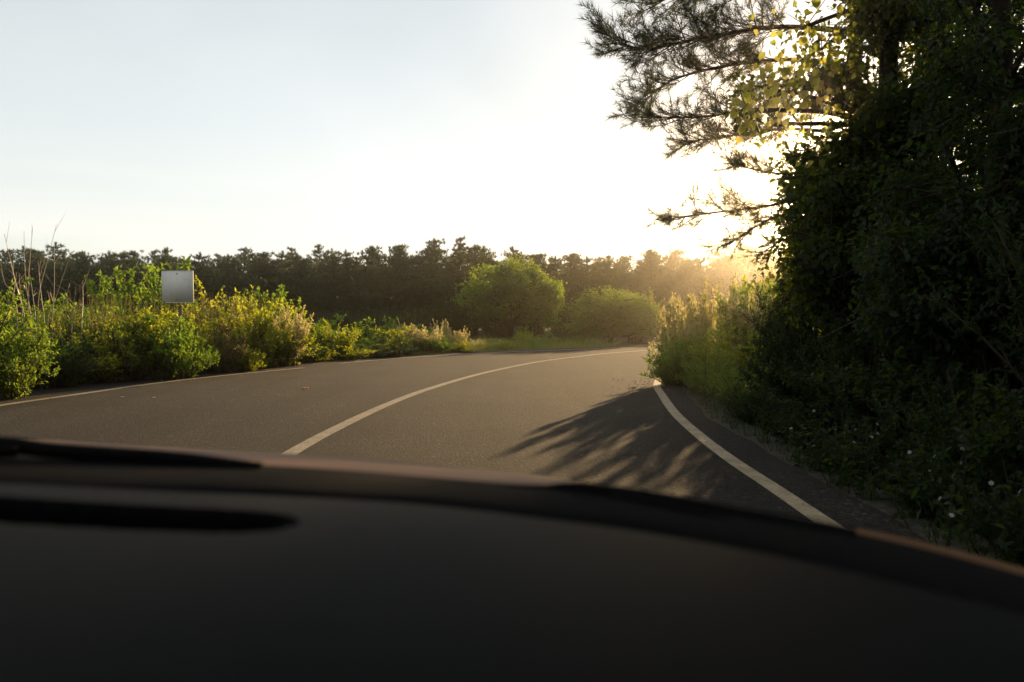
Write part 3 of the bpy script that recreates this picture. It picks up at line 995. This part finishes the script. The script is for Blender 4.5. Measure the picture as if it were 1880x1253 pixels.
bank = [(3.15, 9.9, 0.55, 1.0, 'SMALL'), (3.1, 8.0, 0.5, 0.9, 'LEAFY'), (3.05, 6.5, 0.5, 0.9, 'SMALL'), (2.95, 5.2, 0.45, 0.8, 'LEAFY'), (2.95, 4.0, 0.5, 0.9, 'SMALL'), (4.1, 10.2, 1.5, 1.8, 'SMALL'), (5.0, 10.8, 2.6, 2.4, 'THICKET'), (3.9, 8.6, 1.2, 1.6, 'SMALL'), (4.8, 8.9, 2.5, 2.3, 'THICKET'), (3.7, 7.1, 1.1, 1.5, 'LEAFY'),
        (4.7, 7.2, 2.4, 2.2, 'THICKET'), (3.55, 5.8, 1.0, 1.3, 'SMALL'), (4.5, 5.6, 2.3, 2.2, 'THICKET'), (3.4, 4.6, 0.9, 1.2, 'LEAFY'), (4.2, 4.2, 2.2, 2.0, 'THICKET'),
        (3.3, 3.5, 0.8, 1.1, 'SMALL'), (6.0, 9.6, 3.4, 2.6, 'THICKET'), (5.8, 7.4, 3.3, 2.6, 'THICKET'), (5.4, 5.2, 3.0, 2.4, 'THICKET'), (6.3, 12.4, 3.3, 2.6, 'THICKET'), (4.5, 3.0, 1.9, 1.8, 'THICKET')]


def bsector(X, Y):
    return ('nearest the car bonnet' if Y < 4.4 else 'beside the near white flowers' if Y < 6.2 else 'beside the farther white flowers' if Y < 8.3 else 'where the edge line curves' if Y < 10 else 'next to the sunny verge')


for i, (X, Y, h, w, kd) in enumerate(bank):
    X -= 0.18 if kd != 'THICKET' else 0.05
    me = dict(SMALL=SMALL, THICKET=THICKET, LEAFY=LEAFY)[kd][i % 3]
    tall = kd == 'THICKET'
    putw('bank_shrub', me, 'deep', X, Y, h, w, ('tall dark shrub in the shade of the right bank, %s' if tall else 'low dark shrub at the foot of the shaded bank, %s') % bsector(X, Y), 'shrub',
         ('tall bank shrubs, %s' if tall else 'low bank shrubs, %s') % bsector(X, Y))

# two broadleaf trees on the bank
def crown_pts(boxes):
    out = []
    for (x0, x1, y0, y1, d0, d1, n) in boxes:
        for _ in range(n):
            d = d0 + (d1 - d0) * rng.random()
            out.append(at(x0 + (x1 - x0) * rng.random(), y0 + (y1 - y0) * rng.random(), d))
    return np.array(out)


b1 = at(1640, 585, 9.6)
base1 = np.array([b1[0], b1[1], -0.06])
c1 = crown_pts([(1520, 1720, 240, 480, 8.6, 11.0, 70), (1460, 1600, 330, 520, 9.0, 11.5, 45), (1580, 1760, -40, 260, 8.8, 11, 54), (1470, 1570, 20, 230, 9.4, 10.6, 9), (1465, 1545, 250, 370, 9.2, 11.2, 14),
                (1340, 1470, 150, 240, 9.6, 10.6, 4), (1500, 1800, -260, -40, 8.8, 11.5, 30), (1440, 1560, 440, 560, 9.5, 11.5, 26), (1720, 1880, -40, 480, 9.0, 11.0, 36)]) - base1
spine1 = [[0, 0, 0], [-0.05, 0.05, 1.2], [0.05, 0, 2.4], [-0.1, 0, 3.6], [-0.05, 0.1, 5.0], [0.05, 0, 6.4], [0.1, 0, 7.6]]
M['shadecrown'] = leaf_mat('shaded_crown_leaf', (0.009, 0.018, 0.007), (0.018, 0.03, 0.009), (0.06, 0.11, 0.008), (0.24, 0.25, 0.02), 0.45, 0.45, 0.14)  # crown leaf darkened, the bank's shade put into its colour
me = make_crown(c1, 120, 0.34, 0.085, 0.75, spine1, 0.17, 0.035)
tree1 = plant('broadleaf_tree', me, M['shadecrown'], M['bark'], tuple(base1), 0, (1, 1, 1), 'tall dark broadleaf tree on the right bank with backlit yellow heart-shaped leaves', 'tree', None, ('crown', 'trunk'))
tree1.children[0]['kind'] = 'stuff'

# its large heart-shaped leaves that catch the sun, one by one
hv = np.array([[0, 0, 0], [0.28, -0.12, 0.05], [0.47, 0.14, 0.08], [0.40, 0.5, 0.05], [0, 1.0, -0.06], [-0.40, 0.5, 0.05], [-0.47, 0.14, 0.08], [-0.28, -0.12, 0.05], [0, 0.45, -0.03]])
hf = [(8, 0, 1), (8, 1, 2), (8, 2, 3), (8, 3, 4), (8, 4, 5), (8, 5, 6), (8, 6, 7), (8, 7, 0)]
HEART = [Geo().add(hv, hf, t).mesh('heart_leaf', True) for t in (0.1, 0.4, 0.7, 1.0)]
for i in range(300):
    q = rng.random()
    x, y = (1468 + rng.normal() * 48, 125 + rng.normal() * 60) if q < 0.55 else ((1385 + rng.normal() * 48, 200 + rng.normal() * 28) if q < 0.75 else (1535 + rng.normal() * 32, 150 + rng.normal() * 70))
    x = max(x, 1345 + 40 * rng.random())
    p = at(x, y, 8.7 + 1.4 * rng.random()) - base1
    lf = obj('leaf', HEART[i % 4], M['heart'], tree1, tuple(p), scale=(0.05 + 0.055 * rng.random(),) * 3)
    lf.rotation_euler = (-0.9 - 0.9 * rng.random(), rng.normal() * 0.5, rng.normal() * 0.9)

b2 = at(1823, 585, 7.4)
base2 = np.array([b2[0], b2[1], -0.06])
c2 = crown_pts([(1640, 1960, 330, 560, 6.6, 8.6, 60), (1700, 1980, -60, 330, 6.6, 8.8, 52), (1600, 1760, 420, 600, 6.8, 8.6, 34), (1640, 2060, -420, -60, 6.6, 9, 60), (1900, 2200, -100, 560, 6.4, 8.6, 60)]) - base2
spine2 = [[0, 0, 0], [0.04, 0, 1.0], [0, 0.05, 2.2], [0.06, 0, 3.4], [0, 0, 4.8], [0.05, 0, 6.2]]
me = make_crown(c2, 130, 0.28, 0.07, 0.65, spine2, 0.14, 0.03)
tree2 = plant('broadleaf_tree', me, M['deep'], M['bark'], tuple(base2), 0, (1, 1, 1), 'dark broadleaf tree at the right edge of the picture, sky glinting through its leaves', 'tree', None, ('crown', 'trunk'))
tree2.children[0]['kind'] = 'stuff'

# three unseen trees added behind the car to shade the right bank
for X, Y, h, rz in ((6.0, -3.6, 1.7, 0.4), (5.6, -10.5, 1.7, 2.0), (-11.2, -4.0, 1.7, 4.0)):
    plant('broadleaf_tree', ROUND, M['deep'], M['bark'], (X, Y, -0.06), rz, (h * 0.95, h * 0.95, h * 1.15), 'unseen broadleaf tree added behind the car to shade the bank', 'tree', 'added unseen trees behind the car', ('crown', 'trunk'))

# the overhanging pine
b3 = at(1585, 585, 12.6)
base3 = np.array([b3[0], b3[1], -0.06])
fol, stm = Geo(), Geo()
sp = spline([base3, base3 + [0.1, 0, 2.5], base3 + [-0.15, 0.1, 5.0], base3 + [0.0, 0, 7.5], base3 + [0.1, 0, 10.0]], 0.4)
stm.tube(sp, np.linspace(0.19, 0.05, len(sp)), 9)


def bough(pts, r0, side_gap=0.22, side_len=0.75, start=0.2, needle=0.15, k=34, dens=1.1):
    P = spline(pts, 0.1)
    stm.tube(P, np.linspace(r0, 0.008, len(P)), 6)
    tot = len(P) * 0.1
    C, D = [P[-1]], [P[-1] - P[-3]]
    i = int(start * len(P))
    T0 = unit(np.gradient(P, axis=0))
    while i < len(P) - 1:
        t = i / len(P)
        for _ in range(3):
            sgn = 1 if rng.random() < 0.5 else -1
            perp = unit(np.cross(T0[i], [0, 0, 1])) * sgn
            d = unit(T0[i] * 0.75 + perp * (0.35 + 0.65 * rng.random()) + np.array([0, 0, 0.35 * rng.normal() + 0.05]))
            L = side_len * (0.45 + 0.75 * rng.random()) * (1.15 - 0.55 * t)
            s = np.linspace(0, 1, 6)[:, None]
            Q = P[i] + d * L * s + np.array([0, 0, 0.16]) * L * s ** 2 + rng.normal(size=3) * 0.06 * s
            stm.tube(Q, np.linspace(0.011, 0.004, 6), 4)
            C.append(Q[-1]); D.append(Q[-1] - Q[-2])
            m = max(2, int(L * 9 * dens))
            tt = 0.25 + 0.72 * rng.random(m)
            B = np.stack([np.interp(tt, s[:, 0], Q[:, q]) for q in range(3)], 1)
            dd = unit(d * 0.8 + rand_dir(m) * 0.75 + np.array([0, 0, 0.45]))
            E = B + dd * (0.12 + 0.26 * rng.random(m))[:, None]
            stm.tubes(B, E, 0.0045, 0.0028)
            C += list(E); D += list(dd)
        i += max(1, int(side_gap * 10 * (0.6 + 0.8 * rng.random())))
    fol.needles(np.array(C), np.array(D), k, needle, 0.0068, 0.62, 0.17)


A = at
bough([A(1590, 60, 12.6), A(1430, 50, 12.2), A(1290, 70, 11.8), A(1180, 90, 11.6), A(1104, 60, 11.5)], 0.05, 0.16, 0.85, 0.3)
bough([A(1590, 10, 12.6), A(1440, -30, 12.4), A(1300, -20, 12.2), A(1185, 10, 12.0)], 0.05, 0.15, 0.9, 0.25)
bough([A(1595, 130, 12.6), A(1470, 110, 12.9), A(1340, 120, 13.0), A(1230, 150, 13.0), A(1165, 205, 12.9)], 0.045, 0.17, 0.75, 0.35)
bough([A(1590, 215, 12.6), A(1490, 205, 12.2), A(1390, 200, 12.0), A(1290, 215, 11.9), A(1190, 215, 11.8)], 0.04, 0.2, 0.55, 0.45)
bough([A(1590, 262, 12.6), A(1500, 240, 12.4), A(1420, 238, 12.3), A(1340, 250, 12.3), A(1250, 262, 12.2)], 0.035, 0.18, 0.5, 0.4, dens=1.5)
bough([A(1590, 300, 12.6), A(1490, 250, 12.2), A(1440, 190, 11.9), A(1400, 150, 11.7)], 0.045, 0.3, 0.5, 0.5)
bough([A(1590, 330, 12.6), A(1500, 320, 12.3), A(1420, 318, 12.2), A(1335, 300, 12.2)], 0.025, 0.2, 0.4, 0.4, dens=1.3)
bough([A(1590, 350, 12.6), A(1500, 360, 12.3), A(1400, 380, 12.1), A(1300, 392, 12.0), A(1210, 405, 11.9)], 0.035, 0.24, 0.5, 0.35, dens=1.0)
bough([A(1590, 390, 12.6), A(1500, 385, 12.8), A(1420, 400, 12.9), A(1350, 440, 12.9), A(1320, 455, 12.9)], 0.03, 0.24, 0.5, 0.3, dens=1.0)
bough([A(1580, 420, 12.6), A(1500, 420, 12.4), A(1440, 440, 12.3), A(1390, 470, 12.3)], 0.03, 0.24, 0.45, 0.3, dens=1.0)
for (x, y, d, L) in ((1500, -130, 12.6, 0), (1360, -160, 12.2, 0), (1300, -110, 11.8, 0)):
    bough([A(1590, y + 30, 12.6), A((1590 + x) / 2, y, (12.6 + d) / 2), A(x, y, d), A(x - 130, y + 10, d - 0.2)], 0.05, 0.2, 0.9, 0.25)
bough([A(1590, 40, 12.6), A(1680, 0, 12.4), A(1760, -20, 12.2)], 0.05, 0.25, 0.8, 0.3)
fv = Geo(); fv = fol
pine = obj('pine_tree', None, loc=tuple(base3))
c_ = obj('crown', fol.mesh('crown'), M['needle'], pine, tuple(-base3))
t_ = obj('trunk', stm.mesh('trunk', True), M['bark'], pine, tuple(-base3))
tag(pine, 'large pine leaning its bushy boughs over the road in front of the sun', 'pine')

# white-flowered weeds at the foot of the bank
def make_flower_weed(n=22):
    fol, stm, fl = Geo(), Geo(), Geo()
    for _ in range(n):
        b = np.array([*(rng.normal(size=2) * 0.12), 0])
        e = b + np.array([*(rng.normal(size=2) * 0.14), 0.28 + 0.3 * rng.random()])
        stm.tube([b, (b + e) / 2 + rng.normal(size=3) * 0.02, e], 0.003, 3)
        m = 8
        P = b + (e - b) * rng.random(m)[:, None]
        fol.leaves(P, rand_dir(m, 0.1), rand_dir(m, 1.5), 0.07, 0.032)
        if rng.random() < 0.28:
            N = unit(rng.normal(size=3) * 0.5 + np.array([-0.3, -0.7, 0.8]))
            U = unit(np.cross(N, [0.3, 0.5, 0.1])); W = np.cross(N, U)
            k = 6
            a = np.arange(k) * 6.283 / k
            D = U * np.cos(a)[:, None] + W * np.sin(a)[:, None]
            fl.leaves(np.repeat(e[None], k, 0), D, np.repeat(N[None], k, 0), 0.015, 0.011, 0.05)
    return fol.mesh('foliage'), stm.mesh('stem'), fl.mesh('blossom')


FW = [make_flower_weed() for _ in range(3)]
for i, (x, y, lb) in enumerate([(1530, 900, 'white-flowered weed nearest the curve of the white line on the right'), (1475, 860, 'small white-flowered weed at the dark right verge, farthest of them'),
                                (1560, 865, 'white-flowered weed deeper in the bank than its neighbour by the line'), (1705, 965, 'leafy weed with a few white flowers halfway along the bank'),
                                (1745, 975, 'weed with white flowers beside the leafy one halfway along'), (1800, 1050, 'white-flowered weed just above the car bonnet edge'),
                                (1870, 1060, 'white-flowered weed at the right edge of the picture')]):
    c = gnd(x, y)
    t = plant('flowering_weed', FW[i % 3][:2], M['deep'], M['deep'], (c[0] + 0.15, c[1] + 0.1, -0.06), rng.random() * 6, (1, 1, 1), lb, 'weed')
    obj('blossom', FW[i % 3][2], M['petal'], t)

# ------------------------------------------------------------------ small litter
g = Geo()
n = 150
k = rng.integers(i0, i1, n)
T = unit(np.gradient(LEF, axis=0))[np.minimum(k, len(LEF) - 1)]
P = LEF[np.minimum(k, len(LEF) - 1)] + np.stack([-T[:, 1], T[:, 0]], 1) * (0.5 + rng.normal(size=n) * 0.55)[:, None]
P = np.column_stack([P, np.full(n, 0.008)])
g.leaves(P, rand_dir(n) * np.array([1, 1, 0.15]), np.array([0, 0, 1.0]) + rng.normal(size=(n, 3)) * 0.3, 0.02 + 0.04 * rng.random(n), 0.018)
m = 60
P = np.column_stack([gnd(1205, 706)[0] + rng.normal(size=m) * 0.35 - 0.2, gnd(1205, 706)[1] + rng.normal(size=m) * 0.8, np.full(m, 0.01)])
g.leaves(P, rand_dir(m) * np.array([1, 1, 0.3]), np.array([0, 0, 1.0]) + rng.normal(size=(m, 3)) * 0.4, 0.04, 0.025, tone=0.1)
o = obj('litter', g.mesh('litter'), M['litter'])
tag(o, 'scraps and dry leaf bits strewn along the road edges', 'litter', kind='stuff')

c = gnd(562, 715)
gv = []
for i in range(6):
    for j in range(4):
        gv.append([c[0] + (i - 2.5) * 0.022, c[1] + (j - 1.5) * 0.03, 0.006 + 0.028 * abs(math.sin(i * 1.9 + j * 0.8))])
o = obj('wrapper', Geo().grid(gv, 6, 4).mesh('wrapper'), M['red'])
tag(o, 'small crumpled red wrapper lying in the oncoming lane', 'wrapper')
for (x, y, lb) in ((283, 731, 'small white paper scrap on the asphalt inside the left edge line'), (225, 668 + 62, 'tiny white scrap beside the paper scrap near the left line'), (640, 671, 'flattened white scrap at the gap in the left edge line')):
    c = gnd(x, y)
    gv = [[c[0] + (i - 1.5) * 0.016, c[1] + (j - 1) * 0.025, 0.006 + 0.010 * abs(math.sin(i * 2.1 + j))] for i in range(4) for j in range(3)]
    o = obj('paper_scrap', Geo().grid(gv, 4, 3).mesh('paper_scrap'), M['petal'])
    tag(o, lb, 'scrap')

# ------------------------------------------------------------------ the car we sit in
car = obj('car', None, loc=(-0.35, 0.6, 0.0))
cl_ = np.array([-0.35, 0.6, 0.0])


def carpart(name, g, mat, parent=car, smooth=True):
    for i in range(len(g.v)):
        g.v[i] = g.v[i] - cl_
    return obj(name, g.mesh(name, smooth), mat, parent)


def pts3(L, step=0.03):
    return resample3(spline([at(*q) for q in L], 0.01), 150)


def resample3(C, n):
    s = np.concatenate([[0], np.cumsum(np.linalg.norm(np.diff(C, axis=0), axis=1))])
    q = np.linspace(0, s[-1], n)
    return np.stack([np.interp(q, s, C[:, k]) for k in range(3)], 1)


SIL = pts3([(-700, 800, 1.93), (-300, 798, 1.95), (0, 806, 1.93), (330, 826, 1.85), (600, 841, 1.75), (900, 868, 1.6), (1050, 888, 1.5), (1260, 922, 1.33), (1590, 984, 1.1), (1880, 1058, 0.93), (2050, 1115, 0.86)])
REAR = pts3([(-1000, 835, 1.1), (-300, 832, 1.13), (0, 838, 1.13), (330, 850, 1.12), (600, 866, 1.1), (900, 890, 1.06), (1050, 898, 1.02), (1260, 928, 0.97), (1590, 987, 0.9), (1880, 1061, 0.82), (2050, 1118, 0.76)])
DASHF = pts3([(-1000, 868, 0.84), (-300, 868, 0.87), (0, 878, 0.88), (300, 893, 0.88), (600, 906, 0.87), (800, 920, 0.86), (1000, 944, 0.83), (1200, 972, 0.8), (1500, 1030, 0.73), (1880, 1130, 0.62), (2050, 1190, 0.57)])
n = 150
T = unit(np.gradient(SIL, axis=0))
OUT = unit(np.stack([-T[:, 1], T[:, 0], np.zeros(n)], 1))       # outward from the bonnet, in plan
OUT = np.where((OUT[:, 1:2] < 0) & (OUT[:, 0:1] < 0), -OUT, OUT)
rows = []
for t in np.linspace(0, 1, 10):
    r = REAR + (SIL - REAR) * t
    r[:, 2] += 0.005 * math.sin(t * math.pi)                   # slight crown
    rows.append(r)
for a, dz in ((0.05, -0.006), (0.10, -0.022), (0.15, -0.05), (0.18, -0.09), (0.195, -0.15), (0.20, -0.3), (0.20, -0.5), (0.17, -0.66)):
    rows.append(SIL + OUT * a + np.array([0, 0, dz]))
V = np.stack(rows, 0)
hood = carpart('hood', Geo().grid(V.reshape(-1, 3), len(rows), n), M['carpaint'])
hood['label'] = 'bronze painted bonnet'
# raised crease lines pressed into the bonnet are part of its rear seam
rows = []
for t, dz in ((0.0, -0.01), (0.12, 0.0), (0.5, 0.004), (0.9, 0.006), (1.0, -0.004)):
    r = DASHF + (REAR - DASHF) * t
    r[:, 2] += dz
    rows.append(r)
carpart('cowl', Geo().grid(np.stack(rows).reshape(-1, 3), len(rows), n), M['blackplastic'])

# dashboard: a deep black shelf with the sunk defroster opening
nv = 70
near = DASHF.copy()
near[:, 1] = 0.17 - 0.05 * np.linspace(0, 1, n) ** 2
near[:, 2] = 1.015
near[:, 0] = np.linspace(-1.15, 0.5, n)
V = np.zeros((nv, n, 3))
for j in range(nv):
    t = j / (nv - 1)
    r = DASHF + (near - DASHF) * t
    r[:, 2] += 0.022 * math.sin(min(t * 1.2, 1) * math.pi) * (1 - 0.4 * t)
    if t < 0.05:
        r[:, 2] -= 0.012 * (1 - t / 0.05) ** 2
    V[j] = r
rows = list(V)
for a, dz in ((0.03, -0.012), (0.05, -0.05), (0.055, -0.12), (0.02, -0.3)):
    r = near.copy(); r[:, 1] -= a; r[:, 2] += dz
    rows.append(r)
V = np.stack(rows)


def to_px(P):
    d = P - np.array([0, 0, CAM_H])
    fw = d[..., 1] * CP + d[..., 2] * SP
    up = -d[..., 1] * SP + d[..., 2] * CP
    return 940 + FPX * d[..., 0] / np.maximum(fw, 0.05), 626.5 - FPX * up / np.maximum(fw, 0.05)


# refine the rows between the defroster lips, then sink them
vent_c = [at(-320, 966, 0.76), at(540, 990, 0.72)]
ax = vent_c[1] - vent_c[0]
ax_l = np.linalg.norm(ax[:2]); ax_u = ax[:2] / ax_l
per = np.array([-ax_u[1], ax_u[0]])
nu_, nw_ = 260, 120
U = np.linspace(0, 1, nu_)
fine = np.stack([np.stack([np.interp(U, np.linspace(0, 1, n), V[j, :, k]) for k in range(3)], 1) for j in range(V.shape[0])])
W = np.concatenate([np.linspace(0, 22, 90), np.linspace(22, V.shape[0] - 1, 52)[1:]])
fine2 = np.zeros((len(W), nu_, 3))
for k in range(3):
    for i in range(nu_):
        fine2[:, i, k] = np.interp(W, np.arange(V.shape[0]), fine[:, i, k])
rel = fine2[..., :2] - vent_c[0][:2]
a_ = (rel @ ax_u) / ax_l
b_ = rel @ per
half = 0.043 * np.clip(1 - np.abs(a_ * 2 - 1) ** 7, 0, 1) ** 0.5
inside = np.clip((half - np.abs(b_)) / 0.006, 0, 1) * ((a_ > 0) & (a_ < 1))
fine2[..., 2] -= 0.045 * inside
carpart('dashboard', Geo().grid(fine2.reshape(-1, 3), len(W), nu_), M['dash'])
# thin fins standing in the opening
vent = obj('defroster_vent', None, car)
vent.parent = car
g = Geo()
for q in np.linspace(0.08, 0.92, 34):
    c = vent_c[0] + ax * q
    g.box((c[0], c[1], c[2] - 0.020), (0.003, 0.040, 0.022))
fins = carpart('vent_fin', g, M['rubber'], vent, False)

# two wipers lying on the cowl
def wiper(name, L, r0, r1, arm):
    w = obj(name, None, parent=car)
    P = spline([at(*q) for q in L], 0.02)
    g = Geo().tube(P, np.linspace(r0, r1, len(P)), 8)
    carpart('wiper_blade', g, M['rubber'], w)
    Q = spline([at(*q) for q in arm], 0.02)
    carpart('wiper_arm', Geo().tube(Q, np.linspace(0.012, 0.007, len(Q)), 8), M['blackplastic'], w)
    return w


wiper('wiper', [(-420, 816, 1.05), (-60, 816, 1.06), (30, 818, 1.06), (90, 827, 1.06), (330, 843, 1.06), (480, 862, 1.05)], 0.013, 0.009, [(-500, 850, 1.0), (-200, 838, 1.02), (30, 830, 1.03)])
wiper('wiper', [(880, 904, 1.0), (1000, 902, 0.99), (1060, 897, 0.98), (1180, 913, 0.95), (1330, 941, 0.92), (1480, 970, 0.89), (1570, 990, 0.87)], 0.007, 0.011, [(1120, 922, 0.95), (1260, 946, 0.9), (1400, 985, 0.85)])
# the cabin round us: roof, screen pillars, doors and the back
def loft(name, rows, mat):
    V = np.array(rows, float)
    return carpart(name, Geo().grid(V.reshape(-1, 3), V.shape[0], V.shape[1]), mat)


CX = -0.35
arch = lambda y, z, w, dz: [[CX + w * u, y - 0.06 * u * u, z - dz * abs(u) ** 2.6] for u in np.linspace(-1, 1, 21)]
loft('roof', [arch(0.14, 1.47, 0.60, 0.05), arch(0.02, 1.52, 0.61, 0.06), arch(-0.6, 1.58, 0.63, 0.07), arch(-1.3, 1.56, 0.62, 0.07), arch(-1.9, 1.44, 0.58, 0.07), arch(-2.3, 1.15, 0.60, 0.05), arch(-2.4, 0.6, 0.66, 0.0)], M['blackplastic'])
for sgn in (-1, 1):
    base = np.array([CX + sgn * 0.80, 0.62, 0.97]); top = np.array([CX + sgn * 0.60, 0.06, 1.44])
    P = spline([base, (base + top) / 2 + [0.02 * sgn, 0, 0.02], top], 0.05)
    carpart('screen_pillar', Geo().tube(P, 0.035, 8), M['blackplastic'])
    loft('door', [[[CX + sgn * (0.80 + 0.05 * math.sin(v * 3)), y, 0.35 + 0.6 * v] for v in np.linspace(0, 1, 8)] for y in np.linspace(0.62, -2.35, 12)], M['blackplastic'])
tag(car, 'dark car front seen from inside, black dashboard with bronze bonnet beyond', 'car')

# ------------------------------------------------------------------ evening haze, tinted and shaped to give the sun's glow
hm, nt, out = new_mat('haze')
pv = nt.nodes.new('ShaderNodeVolumePrincipled')
pv.inputs['Color'].default_value = (0.97, 0.89, 0.76, 1)
pv.inputs['Density'].default_value = 0.001
pv.inputs['Anisotropy'].default_value = 0.95
nt.links.new(pv.outputs[0], out.inputs['Volume'])
o = obj('haze', Geo().box((0, 0, 6.5), (1240, 1240, 16)).mesh('haze'), hm)
tag(o, 'thin evening haze over road and wood, tinted golden for the sun glow', kind='stuff')
